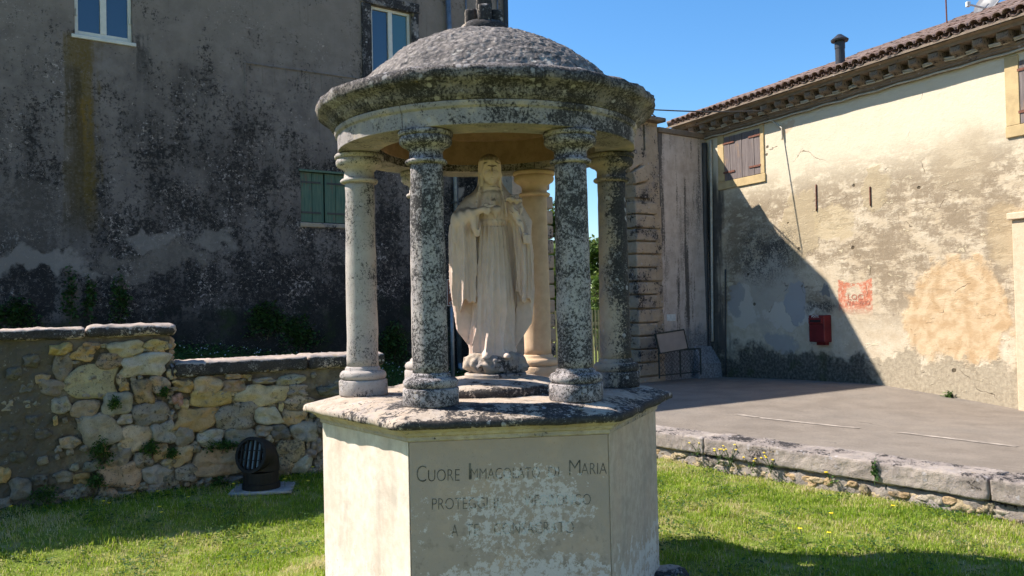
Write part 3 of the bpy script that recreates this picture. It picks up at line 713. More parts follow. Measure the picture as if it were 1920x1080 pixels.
for sgn, y0 in ((1, 0.01), (-1, 7.49)):
    rf.add([(-16.5, y0, HA), (-0.01, y0, HB), (-0.01, 3.75, HB + 3.42), (-16.5, 3.75, HA + 3.42), (-16.5, y0, HA + 0.03), (-0.01, y0, HB + 0.03), (-0.01, 3.75, HB + 3.45), (-16.5, 3.75, HA + 3.45)],
           [f if sgn > 0 else tuple(reversed(f)) for f in ((3, 2, 1, 0), (4, 5, 6, 7), (0, 1, 5, 4), (1, 2, 6, 5), (2, 3, 7, 6), (3, 0, 4, 7))])
rf.build('roof', M['tile'], house)
mk('dark_room', *box(-18.9, -0.1, 0.3, 7.4, -0.5, 5.0), M['slot'], house)
def casement(W, parent, curtain=None):
    a, b, d, e = W
    win = empty('window', (0, 0, 0), 0, parent)
    f = MB(); t = 0.055; y0, y1 = 0.05, 0.11
    f.box(a, a + t, y0, y1, d, e); f.box(b - t, b, y0, y1, d, e); f.box(a + t, b - t, y0, y1, d, d + t + 0.02); f.box(a + t, b - t, y0, y1, e - t, e)
    m = (a + b) / 2; f.box(m - 0.045, m + 0.045, y0 - 0.006, y1, d + t + 0.02, e - t)
    f.build('frame', M['pvc'], win, bevel=0.006)
    for x0, x1 in ((a + t, m - 0.045), (m + 0.045, b - t)):
        p = MB(); p.box(x0, x1, 0.085, 0.092, d + t + 0.02, e - t); p.build('pane', M['pane_teal'] if (W is W2 and x0 > m) else M['glass'], win)
    return win
casement(W1, house); w2 = casement(W2, house)
tag(w2, 'casement window with dark stone surround')
s2 = MB(); a, b, d, e = W2
s2.box(a - 0.20, a - 0.003, -0.045, 0.1, d - 0.1, e + 0.003); s2.box(b + 0.003, b + 0.16, -0.045, 0.1, d - 0.1, e + 0.003); s2.box(a - 0.22, b + 0.18, -0.05, 0.1, e + 0.003, e + 0.2); s2.box(a - 0.22, b + 0.2, -0.09, 0.1, d - 0.2, d - 0.003)
s2.build('stone_surround', M['surround'], house, bevel=0.02)
mk('sill', *box(W1[0] - 0.05, W1[1] + 0.05, -0.03, 0.1, W1[2] - 0.06, W1[2] - 0.003), M['pvc'], house, bevel=0.01)
for xh in (W1[0] + 0.03, W1[1] - 0.03, W2[0] + 0.02, W2[1] - 0.03):
    zz = (W1 if xh < W2[0] - 1 else W2)[2] + 0.3
    mk('hinge', *tube([(xh, 0.035, zz), (xh, 0.035, zz + 0.1)], 0.014, 6), M['pvc'], house)
# green shutter
sh = empty('shutter', (0, 0, 0), 0, house)
a, b, d, e = W3; bw = (b - a) / 4
for i in range(4):
    g = 0.012 if i in (0, 1, 3) else 0.02
    mk('board', *box(a + bw * i + (g if i == 2 else 0.003), a + bw * (i + 1) - 0.006, 0.03 + 0.008 * (i % 2), 0.06 + 0.008 * (i % 2), d + 0.01, e - 0.01), M['greenwood'], sh, bevel=0.004)
for x0, x1 in ((a + 0.02, a + 1.7 * bw), (a + 2.25 * bw, b - 0.03)):
    for zz in (e - 0.2, d + 0.16):
        mk('strap_hinge', *box(x0, x1, 0.018, 0.029, zz, zz + 0.035), M['darkpipe'], sh)
mk('rail', *box(a - 0.03, b + 0.03, -0.03, 0.1, e - 0.004, e + 0.035), M['greenwood'], house, bevel=0.006)
bl = MB(); bl.box(a - 0.02, b + 0.02, -0.03, 0.12, d - 0.09, d - 0.004); bl.build('sill', M['quoin'], house, bevel=0.02)
# blind recess lines scratched into the render
for (x0, y0, x1, y1) in ((459, 118, 668, 147), (459, 118, 462, 208)):
    p, q = FH.px(x0, y0), FH.px(x1, y1)
    mk('render_ridge', *tube([(p[0], 0.0, p[1]), (q[0], 0.0, q[1])], 0.022, 5), wm, house)
for i in range(7):
    p = FH.px(492 + i * 22, 124 + i * 3.2); mk('render_ridge', *tube([(p[0], 0.002, p[1]), (p[0] + 0.01, 0.002, p[1] - 0.25 - 0.1 * random.random())], 0.012, 5), wm, house)
# pipes at the right end
def pipe(parent, fr, pts, r, mat, name, out=0.09, n=10):
    P = [(*[fr.px(x, y, out)[0]], -out, fr.px(x, y, out)[1]) for x, y in pts]
    return mk(name, *tube(P, r, n), mat, parent, smooth=True)
dp = pipe(house, FH, [(839, -18), (852, 250), (862, 690)], 0.052, M['zinc'], 'downpipe')
for y in (60, 380, 560):
    p = FH.px(840 + 22 * (y / 690), y, 0.09); mk('pipe_bracket', *lathe([(0.06, -0.02), (0.064, -0.02), (0.064, 0.02), (0.06, 0.02)], 14), M['darkpipe'], dp, loc=(p[0], -0.09, p[1]))
p = FH.px(863, 690, 0.09); mk('pipe_shoe', *tube([(p[0], -0.09, p[1] + 0.1), (p[0], -0.09, p[1] + 0.02), (p[0], -0.16, p[1] - 0.06)], 0.065, 10), M['zinc'], dp, smooth=True)
pipe(house, FH, [(873, -18), (876, 120)], 0.014, M['zinc'], 'conduit', 0.03, 6)
pipe(house, FH, [(932, -18), (936, 120), (942, 400)], 0.014, M['zinc'], 'conduit', 0.03, 6)
pipe(house, FH, [(948, -18), (955, 400), (960, 690)], 0.05, M['darkpipe'], 'downpipe', 0.07)

# ------------------------------------------------------------------ farmhouse
farm = frame_empty('farmhouse', FR)
tag(farm, 'sunlit ochre farmhouse with peeling plaster, tiled roof and bracketed cornice', 'house')
EAVE, PITCHR, UL, UR = 5.82, math.tan(math.radians(20.8)), -0.83, 13.5
sA = (FR.px(1359, 300)[0], FR.px(1427, 290)[0], FR.px(1392, 333)[1], FR.px(1392, 249)[1])
sB = (FR.px(1913, 170)[0], FR.px(1913, 170)[0] + 1.0, FR.px(1916, 232)[1], FR.px(1916, 113)[1])
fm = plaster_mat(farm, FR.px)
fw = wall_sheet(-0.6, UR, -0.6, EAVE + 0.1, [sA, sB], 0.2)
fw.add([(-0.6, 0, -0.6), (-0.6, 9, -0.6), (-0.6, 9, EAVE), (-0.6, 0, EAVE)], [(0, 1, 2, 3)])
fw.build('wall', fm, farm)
mk('dark_room', *box(-0.5, UR, 0.22, 8.9, -0.5, EAVE - 0.1), M['slot'], farm)
for W, nm in ((sA, 'left'), (sB, 'right')):
    a, b, d, e = W
    s = empty('shutter', (0, 0, 0), 0, farm); nb = 6 if nm == 'left' else 5
    for i in range(nb):
        x0 = a + (b - a) * i / nb; x1 = a + (b - a) * (i + 1) / nb
        mk('board', *box(x0 + 0.003, x1 - 0.003, -0.02 + 0.006 * (i % 2), 0.02 + 0.006 * (i % 2), d + 0.008 * random.random(), e - 0.01 * random.random()), M['brownwood'], s, bevel=0.004)
    for x0, x1 in ((a - 0.02, a + (b - a) * 0.3), (b - (b - a) * 0.3, b + 0.02)):
        for zz in (d + 0.16, e - 0.16):
            mk('strap_hinge', *box(x0, x1, -0.034, -0.021, zz, zz + 0.04), M['iron'], s)
    r = MB(); wl = 0.2 if nm == 'left' else 0.22
    r.box(a - wl, a - 0.003, -0.03, 0.05, d - 0.003, e + 0.1); r.box(b + 0.003, b + 0.11, -0.03, 0.05, d - 0.003, e + 0.1); r.box(a - wl - 0.01, b + 0.13, -0.035, 0.05, d - 0.18, d - 0.006)
    r.build('surround', M['ochre'], farm, bevel=0.008)
# cornice: bed moulding, corona, brackets
def extrude_profile(prof, x0, x1, n=1, jit=0.0):
    V = []; F = []; k = len(prof)
    for i in range(n + 1):
        x = x0 + (x1 - x0) * i / n
        for (y, z) in prof: V.append((x, y + (random.uniform(-jit, jit)), z + random.uniform(-jit, jit)))
    for i in range(n):
        for j in range(k): F.append((i * k + j, (i + 1) * k + j, (i + 1) * k + (j + 1) % k, i * k + (j + 1) % k))
    F.append(tuple(reversed(range(k)))); F.append(tuple(n * k + j for j in range(k)))
    return V, F
CZ = FR.px(1620, 173)[1]
mk('bed_moulding', *extrude_profile([(0.02, CZ - 0.06), (-0.035, CZ - 0.06), (-0.05, CZ - 0.02), (-0.09, CZ), (-0.09, CZ + 0.03), (-0.12, CZ + 0.045), (-0.12, CZ + 0.07), (0.02, CZ + 0.07)], UL + 0.3, UR, 40, 0.004), M['cornice_r'], farm)
mk('frieze', *box(UL + 0.3, UR, -0.04, 0.02, CZ + 0.073, CZ + 0.30), M['cornice_r'], farm)
zc = CZ + 0.24
mk('corona', *extrude_profile([(0.02, zc), (-0.34, zc), (-0.36, zc + 0.05), (-0.42, zc + 0.06), (-0.45, EAVE - 0.035), (0.02, EAVE + 0.06)], UL, UR, 40, 0.005), M['cornice_r'], farm)
bprof = [(-0.045, zc - 0.17), (-0.12, zc - 0.175), (-0.18, zc - 0.15), (-0.22, zc - 0.115), (-0.285, zc - 0.115), (-0.315, zc - 0.085), (-0.315, zc - 0.003), (-0.045, zc - 0.003)]
bm = None; u = UL + 0.32
while u < 9.3:
    if bm is None:
        bo = mk('bracket', *extrude_profile(bprof, -0.085, 0.085), M['cornice_r'], farm, bevel=0.012); bm = bo.data
    else:
        bo = link_mesh('bracket', bm, None, farm, bevel=0.012)
    bo.location = (u, 0, random.uniform(-0.006, 0)); bo.scale = (random.uniform(0.9, 1.12), random.uniform(0.94, 1.02), 1)
    u += 0.385
# roof: hipped at the left end, curved clay tiles
def roof_pt(u, w, dz=0.0): return (u, -0.455 + w, EAVE + 0.02 + w * PITCHR + dz)
mk('roof_deck', [roof_pt(UL, 0), roof_pt(UR, 0), roof_pt(UR, 6), roof_pt(UL + 6, 6), (UL, 11.5, EAVE), (UL, -0.455, EAVE - 0.02), (UR, -0.455, EAVE - 0.02)], [(0, 1, 2, 3), (0, 3, 4), (0, 5, 6, 1)], M['cornice_r'], farm)
def tile_mesh(L, r0, r1, up=True, n=6):
    V = []; F = []
    sl = math.atan(PITCHR); 
    for i, (w, r) in enumerate(((0, r0), (L, r1))):
        for s_, t in ((0, 0.0), (1, 0.014)):
            for k in range(n + 1):
                th = math.pi * k / n
                x = (r - t) * math.cos(th); z = (r - t) * math.sin(th) * 0.8 * (1 if up else -1)
                V.append((x, w * math.cos(sl) - z * math.sin(sl), w * math.sin(sl) + z * math.cos(sl)))
    k = n + 1
    for j in range(n):
        F.append((j, j + 1, 2 * k + j + 1, 2 * k + j)); F.append((k + j + 1, k + j, 3 * k + j, 3 * k + j + 1)); F.append((j + 1, j, k + j, k + j + 1)); F.append((2 * k + j, 2 * k + j + 1, 3 * k + j + 1, 3 * k + j))
    F += [(0, 2 * k, 3 * k, k), (n, k + n, 3 * k + n, 2 * k + n)]
    return V, F
SP, EXP = 0.185, 0.34
tmesh = [me_from(*tile_mesh(0.43, 0.088, 0.07), 'tile') for _ in range(3)]
rest = MB(); pans = MB(); cnt = 0
for row in range(16):
    w = row * EXP - 0.025
    i0 = int(math.ceil((max(w, 0) * 1.0 + 0.05) / SP))
    for i in range(i0, int((10.0 - UL) / SP)):
        u = UL + 0.09 + i * SP
        j = (random.uniform(-0.012, 0.012), random.uniform(-0.02, 0.02), random.uniform(-0.008, 0.008)); rz = random.uniform(-0.05, 0.05)
        pos = np.array(roof_pt(u, w, 0.075)) + np.array(j)
        cz_, sz_ = math.cos(rz), math.sin(rz); Rz = np.array([[cz_, -sz_, 0], [sz_, cz_, 0], [0, 0, 1]])
        if cnt < 298 and u < 9.2 and row < 7:
            link_mesh('tile', tmesh[cnt % 3], M['tile'], farm, loc=pos, rot=(0, 0, rz)); cnt += 1
        else:
            Vt, Ft = tile_mesh(0.43, 0.088, 0.07, True, 4); rest.add([pos + Rz @ np.array(v) for v in Vt], Ft)
        if row < 3:
            pp = np.array(roof_pt(u + SP / 2, w + 0.0, 0.055)) + np.array(j) * 0.6
            Vt, Ft = tile_mesh(0.43, 0.078, 0.085, False, 5); pans.add([pp + np.array(v) for v in Vt], Ft)
tag(rest.build('upper_tiles', M['tile'], farm), kind='stuff'); tag(pans.build('pan_tiles', M['tile'], farm), kind='stuff')
for i in range(40):
    t = 0.02 + i * 0.2
    V0, F0 = lathe([(0.075, 0), (0.068, 0.34)], 10, False); L = math.atan2(PITCHR, math.sqrt(2))
    Rm = Matrix.Rotation(math.radians(-45), 3, 'Z') @ Matrix.Rotation(-(math.pi / 2 - L), 3, 'X')
    mk('ridge_tile', [Rm @ Vector(v) for v in V0], F0, M['tile'], farm, loc=roof_pt(UL + t, t, 0.055), smooth=True)
# cables, iron ties, pipes on the farmhouse wall
def wall_cable(fr, pts, r, mat, parent, out=0.04, name='cable', wig=0.0):
    P = []
    for i in range(len(pts) - 1):
        for k in range(8):
            t = k / 8; x = pts[i][0] * (1 - t) + pts[i + 1][0] * t; y = pts[i][1] * (1 - t) + pts[i + 1][1] * t
            u, z = fr.px(x, y, out); P.append((u, -out + random.uniform(-wig, wig) * .3, z + random.uniform(-wig, wig)))
    u, z = fr.px(*pts[-1], out); P.append((u, -out, z))
    return mk(name, *tube(P, r, 6), mat, parent, smooth=True)
us = [UL + 0.35 + i * 0.4 for i in range(26)]
for k, (dz, dy, r, m_) in enumerate(((0.105, -0.15, 0.02, 'cable'), (0.135, -0.165, 0.016, 'cable'), (-0.035, -0.06, 0.018, 'cable'))):
    mk('cable_bundle', *tube([(u, dy + random.uniform(-.006, .006), CZ + dz - (0.02 if i % 2 else 0) + random.uniform(-.008, .008)) for i, u in enumerate(us)], r, 6), M[m_], farm, smooth=True)
wall_cable(FR, [(1440, 222), (1455, 232), (1466, 240), (1467, 262)], 0.018, M['cable'], farm)
wall_cable(FR, [(1360, 505), (1360, 704)], 0.018, M['darkpipe'], farm, name='thin_pipe')
wall_cable(FR, [(1321, 268), (1322, 400), (1326, 704)], 0.06, M['darkpipe'], farm, out=0.1, name='downpipe')
wall_cable(FR, [(1333, 262), (1334, 400), (1336, 640)], 0.03, M['cable'], farm, out=0.05, name='conduit')
for pts in (((1530, 346), (1531, 396)), ((1631, 350), (1632, 386))):
    wall_cable(FR, pts, 0.014, M['iron'], farm, out=0.012, name='wall_tie')
u, z = FR.px(1903, 402); jb = MB()
jb.box(u, u + 0.32, -0.09, 0.02, -0.3, z - 0.09); jb.build('door_jamb', M['plain_stone'], farm, bevel=0.015)
jb = MB(); jb.box(u - 0.05, u + 1.6, -0.14, 0.02, z - 0.087, z + 0.02); jb.build('door_lintel', M['plain_stone'], farm, bevel=0.015)
mk('door', *box(u + 0.323, u + 1.3, -0.03, 0.02, -0.3, z - 0.09), M['brownwood'], farm)
# the faint letters left on the painted sign
def letters(body, fr, px0, px1, pybase, pytop, mat, parent, y=-0.004, name='painted_letters', fit=True):
    cu = bpy.data.curves.new(name, 'FONT'); cu.body = body; cu.extrude = 0.0005; cu.resolution_u = 3
    o = bpy.data.objects.new(name, cu); COL.objects.link(o); cu.materials.append(mat)
    bpy.context.view_layer.update(); dx, dy = max(o.dimensions.x, 1e-3), max(o.dimensions.y, 1e-3)
    a = fr.px(px0, pybase); b = fr.px(px1, pybase); t = fr.px(px0, pytop)
    me = bpy.data.meshes.new_from_object(o); bpy.data.objects.remove(o)
    m_ = link_mesh(name, me, None, parent); m_.location = (a[0], y, a[1]); m_.rotation_euler = (math.pi / 2, 0, 0); m_.scale = ((b[0] - a[0]) / dx, (t[1] - a[1]) / dy, 1)
    return m_
M['faded_red'] = plain('faded_red_letters', (0.40, 0.13, 0.08), 0.9, var=0.3, scale=30)
letters('LOC', FR, 1589, 1617, 562, 552, M['faded_red'], farm); letters('VINI - VINO', FR, 1586, 1631, 573, 564, M['faded_red'], farm)

# flue, aerial and dish on the roof
fl = empty('roof_flue', FR.w(*roof_pt(4.35, 0.35)), FR.ang)
_u, _z = FR.px(1576, 130, 0.2); fl.location = FR.w(_u, -0.2, EAVE + 0.1)
_zt = FR.px(1571, 66, 0.2)[1] - (EAVE + 0.1)
tag(fl, 'black metal stove flue with cone cap on the farmhouse eave', 'chimney flue')
mk('pipe', *lathe([(0.085, -0.1), (0.085, _zt * 0.62), (0.092, _zt * 0.62), (0.092, _zt - 0.12)], 18), M['flue'], fl, smooth=False)
mk('cap', *lathe([(0.15, _zt - 0.13), (0.16, _zt - 0.10), (0.04, _zt), (0.0, _zt)], 18), M['flue'], fl)
ae = empty('roof_aerial', (0, 0, 0)); P = at_depth(1776, 48, 16.6); Q = at_depth(1771, -60, 16.6); ae.location = P
tag(ae, 'thin bare aerial mast on the farmhouse roof', 'aerial')
mk('mast', *tube([(0, 0, -0.6), Q - P], 0.014, 6), M['iron'], ae)
mk('foot', *box(-0.05, 0.05, -0.05, 0.05, -0.62, -0.45), M['iron'], ae)
ds = empty('satellite_dish', at_depth(1858, 18, 16.4)); tag(ds, 'grey satellite dish with white arm on the farmhouse roof', 'satellite dish')
Rd = Vector((-0.75, -0.25, 0.45)).to_track_quat('Z', 'Y').to_matrix()
Vd, Fd = lathe([(0.0, 0.0), (0.12, 0.008), (0.22, 0.03), (0.31, 0.065), (0.31, 0.075), (0.2, 0.04), (0.0, 0.012)], 24, False)
mk('reflector', [Rd @ Vector(v) for v in Vd], Fd, M['dish'], ds, loc=(0, 0, 0.12), smooth=True)
lnb = at_depth(1815, 8, 16.2) - np.array(ds.location); foot = at_depth(1850, 16, 16.4) - np.array(ds.location)
mk('arm', *tube([foot, lnb], 0.018, 6), M['white'], ds)
b_ = MB(); b_.obox(lnb, (0.035, 0.035, 0.05), np.eye(3)); b_.build('receiver', M['white'], ds, bevel=0.01)
mk('mount', *tube([(0.05, 0.05, 0.1), (0.2, 0.1, 0.0), (0.2, 0.1, -0.7)], 0.025, 8), M['dish'], ds)

# ------------------------------------------------------------------ gate wall, arch, gate
gw = frame_empty('gate_wall', FG); tag(gw, 'pale plaster wall with black drip stains between gate and farmhouse', 'wall')
gm = gateplaster_mat(gw)
GX = FG.px(1240, 480)[0]; GT = FG.px(1284, 256)[1]
nn = 14; Vg = []; 
g = MB(); g.box(GX, 0.15, 0, 0.35, -0.5, GT); g.build('wall', gm, gw)
c_ = MB(); c_.box(GX - 0.02, 0.12, -0.05, 0.4, GT + 0.003, GT + 0.12); c_.build('coping', M['cornice_r'], gw, bevel=0.02)
xa, za = FG.px(1296, 648); xb, zb = FG.px(1334, 704)
mk('sloping_foot', [(xa, -0.02, -0.2), (0.14, -0.02, -0.2), (0.14, -0.40, -0.2), (xa - 0.15, -0.30, -0.2), (xa + 0.1, -0.004, za), (0.14, -0.004, za - 0.05), (0.14, -0.33, 0.35), (xa, -0.25, 0.4)],
   [(0, 1, 2, 3), (4, 7, 6, 5), (3, 2, 6, 7), (0, 3, 7, 4), (2, 1, 5, 6)], gm, gw, bevel=0.03)
gate = empty('stone_gateway', FG.w(GX, 0, 0), FG.ang); tag(gate, 'rusticated stone gateway arch behind the shrine', 'gateway')
PW = GX - FG.px(1191, 480)[0]        # width of the pier
OW = 2.35                             # opening
ZS = 3.95
mk('pier_core', *box(-PW + 0.03, -0.003, 0.0, 0.75, -0.5, 5.0), M['quoin'], gate)
mk('pier_core', *box(-PW - OW - 0.85, -PW - OW - 0.03, 0.0, 0.75, -0.5, 5.0), M['quoin'], gate)
for side in (0, 1):
    z = -0.1; k = 0
    while z < ZS - 0.1:
        h = 0.285 + random.uniform(-0.015, 0.015)
        if side == 0: x0, x1 = -PW - 0.05, -0.18 - (0.0 if k % 2 else 0.08)
        else: x0, x1 = -PW - OW - 0.5, -PW - OW + 0.05
        mk('block', *box(x0, x1, -0.10 - random.uniform(0, 0.02), 0.3, z + 0.012, z + h - 0.012), M['quoin'], gate, bevel=0.035, seg=3)
        if side == 0 and k % 2 == 0: mk('block', *box(-0.24, -0.005, -0.05, 0.2, z + 0.01, z + h * 1.7), M['quoin'], gate, bevel=0.03)
        z += h; k += 1
R0, R1 = OW / 2, OW / 2 + 0.42; xc = -PW - OW / 2
for i in range(13):
    a0, a1 = math.pi * (i + 0.06) / 13, math.pi * (i + 0.94) / 13; n_ = 3; V = []; 
    pr = 0.16 if i == 6 else 0.08 + 0.05 * (i % 2)
    for yy in (-pr, 0.3):
        for r in (R0, R1):
            for q in range(n_ + 1):
                a = a0 + (a1 - a0) * q / n_; V.append((xc + r * math.cos(a), yy, ZS + r * math.sin(a)))
    k = n_ + 1; F = []
    for q in range(n_):
        F += [(q, q + 1, k + q + 1, k + q), (2 * k + q + 1, 2 * k + q, 3 * k + q, 3 * k + q + 1), (q + 1, q, 2 * k + q, 2 * k + q + 1), (k + q, k + q + 1, 3 * k + q + 1, 3 * k + q)]
    F += [(0, k, 3 * k, 2 * k), (n_, 2 * k + n_, 3 * k + n_, k + n_)]
    mk('voussoir', V, F, M['quoin'], gate, bevel=0.025)
V = []; F = []; N = 28
for i in range(N + 1):
    a = math.pi * i / N
    for yy in (0.0, 0.75):
        V.append((xc + (R0 + 0.02) * math.cos(a), yy, ZS + (R0 + 0.02) * math.sin(a))); V.append((xc + (R1 - 0.05) * math.cos(a), yy, ZS + (R1 - 0.05) * math.sin(a)))
for i in range(N):
    b = 4 * i; F += [(b, b + 1, b + 5, b + 4), (b + 2, b + 6, b + 7, b + 3), (b, b + 4, b + 6, b + 2), (b + 1, b + 3, b + 7, b + 5)]
mk('arch_core', V, F, M['quoin'], gate)
sp = MB(); sp.box(-PW - OW - 0.85, xc - R1 + 0.02, 0.01, 0.7, 5.0, 5.55); sp.box(xc + R1 - 0.02, -0.01, 0.01, 0.7, 5.0, 5.55); sp.box(-PW - OW - 0.85, -0.01, 0.01, 0.7, 5.553, 5.62)
for i in range(24):
    a0, a1 = math.pi * i / 24, math.pi * (i + 1) / 24
    p0, p1 = (xc + (R1 - 0.07) * math.cos(a0), ZS + (R1 - 0.07) * math.sin(a0)), (xc + (R1 - 0.07) * math.cos(a1), ZS + (R1 - 0.07) * math.sin(a1))
    for yy in (0.02, 0.69): sp.add([(p0[0], yy, p0[1]), (p1[0], yy, p1[1]), (p1[0], yy, 5.553), (p0[0], yy, 5.553)], [(1, 0, 3, 2) if yy < 0.1 else (0, 1, 2, 3)])
sp.build('spandrel', M['quoin'], gate)
cp = MB(); cp.box(-PW - OW - 0.95, 0.06, -0.2, 0.8, 5.623, 5.72); cp.build('gate_cornice', M['cornice_r'], gate, bevel=0.03)
# wall joining the gate to the tall house
P0 = FG.w(GX - PW - OW - 0.85, 0.3, 0); P1 = FH.w(-0.25, 0.1, 0); dd = P1 - P0
lw = empty('side_wall', P0, math.atan2(dd[1], dd[0])); tag(lw, 'narrow plastered wall joining the gateway to the tall house', 'wall')
mk('wall', *box(0.0, np.linalg.norm(dd), -0.12, 0.12, -0.5, 5.2), gm, lw)
mk('coping', *box(-0.02, np.linalg.norm(dd), -0.16, 0.16, 5.203, 5.3), M['cornice_r'], lw, bevel=0.02)
# picket gate in the opening
pg = empty('picket_gate', FG.w(GX - PW - OW, 0.45, -0.15), FG.ang); tag(pg, 'cream picket gate in the stone gateway', 'gate')
n_ = 26; pmesh = me_from(*box(-0.019, 0.019, -0.012, 0.012, 0.06, 1.78), 'picket')
for i in range(n_):
    link_mesh('picket', pmesh, M['picket'], pg, loc=((i + 0.5) * OW / n_, 0, random.uniform(-.01, .01)))
for zz in (0.28, 1.45): mk('rail', *box(0.02, OW - 0.02, 0.013, 0.05, zz, zz + 0.07), M['picket'], pg)

# letter box
u, z0 = FR.px(1517, 641, 0.2); u1 = FR.px(1546, 641, 0.2)[0]; z1 = FR.px(1530, 591, 0.2)[1]
lb = empty('letter_box', FR.w((u + u1) / 2, 0, z0), FR.ang); tag(lb, 'dark red metal letter box fixed to the farmhouse wall in shade', 'letter box')
hw_, hh = (u1 - u) / 2, z1 - z0
mk('body', *box(-hw_, hw_, -0.2, -0.003, 0, hh), M['red'], lb, bevel=0.015)
mk('hood', *extrude_profile([(-0.202, hh - 0.16), (-0.225, hh - 0.15), (-0.225, hh - 0.06), (-0.202, hh - 0.05)], -hw_ + 0.03, hw_ - 0.03), M['red'], lb, bevel=0.006)
mk('slot', *box(-hw_ + 0.06, hw_ - 0.06, -0.229, -0.2245, hh - 0.13, hh - 0.09), M['slot'], lb)
mk('door_seam', *box(-hw_ + 0.02, hw_ - 0.02, -0.2035, -0.2005, hh - 0.185, hh - 0.178), M['slot'], lb)
mk('bracket', *box(-hw_ * 0.5, hw_ * 0.6, -0.1, -0.003, -0.06, 0.0), M['red'], lb)
cu = bpy.data.curves.new('t', 'FONT'); cu.body = 'POSTE'; cu.size = 0.062; cu.extrude = 0.0008; cu.align_x = 'CENTER'
to = bpy.data.objects.new('t', cu); COL.objects.link(to); me = bpy.data.meshes.new_from_object(to); bpy.data.objects.remove(to)
link_mesh('print', me, M['redlight'], lb, loc=(-0.02, -0.2035, hh - 0.045), rot=(math.pi / 2, 0, 0))

# overhead wire
_a = FR.w(*(lambda q: (q[0], 0, q[1]))(FR.px(1468, 245))); _b = FR.w(*(lambda q: (q[0], 0, q[1]))(FR.px(1502, 458)))
_n = np.cross(_b - _a, np.array(SUNV)); P = hit_plane(1212, 205, _a, _n); Q = hit_plane(1432, 208, _a, _n); wv = [FG.w(GX - 0.1, -0.1, 5.7)]
for i in range(25):
    t = i / 24; wv.append(P * (1 - t) + Q * t + np.array([0, 0, -0.03 * math.sin(math.pi * t)]))
o = mk('overhead_wire', *tube(wv, 0.014, 6), M['cable_dk']); tag(o, 'black overhead wire running from the gate to the farmhouse cornice', 'wire')
# display board leaning on a mesh barrier, notice on the wall
u0 = FG.px(1236, 690, 0.75)[0]; u1 = FG.px(1314, 690, 0.75)[0]; zt = FG.px(1275, 656, 0.75)[1]; gz = FG.px(1275, 706, 0.75)[1]
br = empty('mesh_barrier', FG.w(u0, -0.75, gz), FG.ang); tag(br, 'low dark metal barrier with wire mesh against the gate wall', 'barrier')
w_, h_ = u1 - u0, zt - gz
f = MB()
for x in (0, w_ / 2, w_): f.tube([(x, 0, 0), (x, 0, h_)], 0.018, 6)
f.tube([(0, 0, h_), (w_, 0, h_)], 0.018, 6); f.tube([(0, 0, 0.06), (w_, 0, 0.06)], 0.014, 6)
f.build('frame', M['frame_dk'], br)
q = MB(); n_ = 12
for i in range(-6, n_ + 1):
    for sg in (1, -1):
        xa_ = i * w_ / n_; xb_ = xa_ + h_ * 0.95
        lo, hi = max(0, xa_), min(w_, xb_)
        if hi - lo < 0.02: continue
        za_, zb_ = 0.06 + (lo - xa_), 0.06 + (hi - xa_)
        if sg < 0: lo, hi = w_ - lo, w_ - hi
        q.tube([(lo, 0.004 * sg, min(za_, h_)), (hi, 0.004 * sg, min(zb_, h_))], 0.004, 4)
tag(q.build('wire_mesh', M['frame_dk'], br))
ub0 = FG.px(1231, 640, 0.72)[0]; ub1 = FG.px(1285, 640, 0.72)[0]; zb0 = FG.px(1258, 659, 0.72)[1]; zb1 = FG.px(1258, 620, 0.72)[1]
bd = empty('display_board', FG.w((ub0 + ub1) / 2, -0.79, zb0), FG.ang); tag(bd, 'tilted grey display board standing on the mesh barrier', 'board')
hb, wb = zb1 - zb0, (ub1 - ub0) / 2
mk('panel', *box(-wb + 0.02, wb - 0.02, -0.012, 0.006, 0.02, hb - 0.02), M['board'], bd, rot=(-0.2, -0.07, 0))
f = MB(); f.box(-wb, wb, -0.02, 0.02, hb - 0.03, hb); f.box(-wb, wb, -0.02, 0.02, 0, 0.02); f.box(-wb, -wb + 0.02, -0.02, 0.02, 0.02, hb - 0.03); f.box(wb - 0.025, wb, -0.02, 0.02, 0.02, hb - 0.03)
f.build('frame', M['frame_dk'], bd, rot=(-0.2, -0.07, 0))
ua, zz = FG.px(1250, 602); ub_, zt_ = FG.px(1266, 589)
o = mk('paper_notice', *box(ua, ub_, -0.014, -0.003, zz, zt_), M['white'], None, loc=FG.o, rot=(0, 0, FG.ang)); tag(o, 'small white paper notice pinned to the gate wall', 'notice')
# brown sign on a grey post
SY = 13.0
P = at_depth(846, 700, SY); zg = float(terr_z(np.array([P[0] + 0.14]), np.array([SY]))[0])
sg = empty('brown_sign', (P[0] + 0.03, SY, zg - 0.05), 0.1); tag(sg, 'brown direction sign on a grey post behind the statue', 'sign')
zt_ = at_depth(846, 517, SY)[2] - zg; zb_ = at_depth(846, 568, SY)[2] - zg
mk('post', *tube([(0, 0.03, 0), (0, 0.03, zt_ + 0.02)], 0.03, 10), M['zinc'], sg, smooth=True)
mk('plate', *box(-0.07, 0.42, -0.012, 0.0, zb_, zt_), M['brown'], sg, bevel=0.004)
f = MB(); f.box(-0.065, 0.415, -0.0155, -0.013, zt_ - 0.012, zt_ - 0.006); f.box(-0.065, 0.415, -0.0155, -0.013, zb_ + 0.006, zb_ + 0.012); f.box(-0.065, -0.06, -0.0155, -0.013, zb_ + 0.012, zt_ - 0.012)
f.build('border', M['white'], sg)
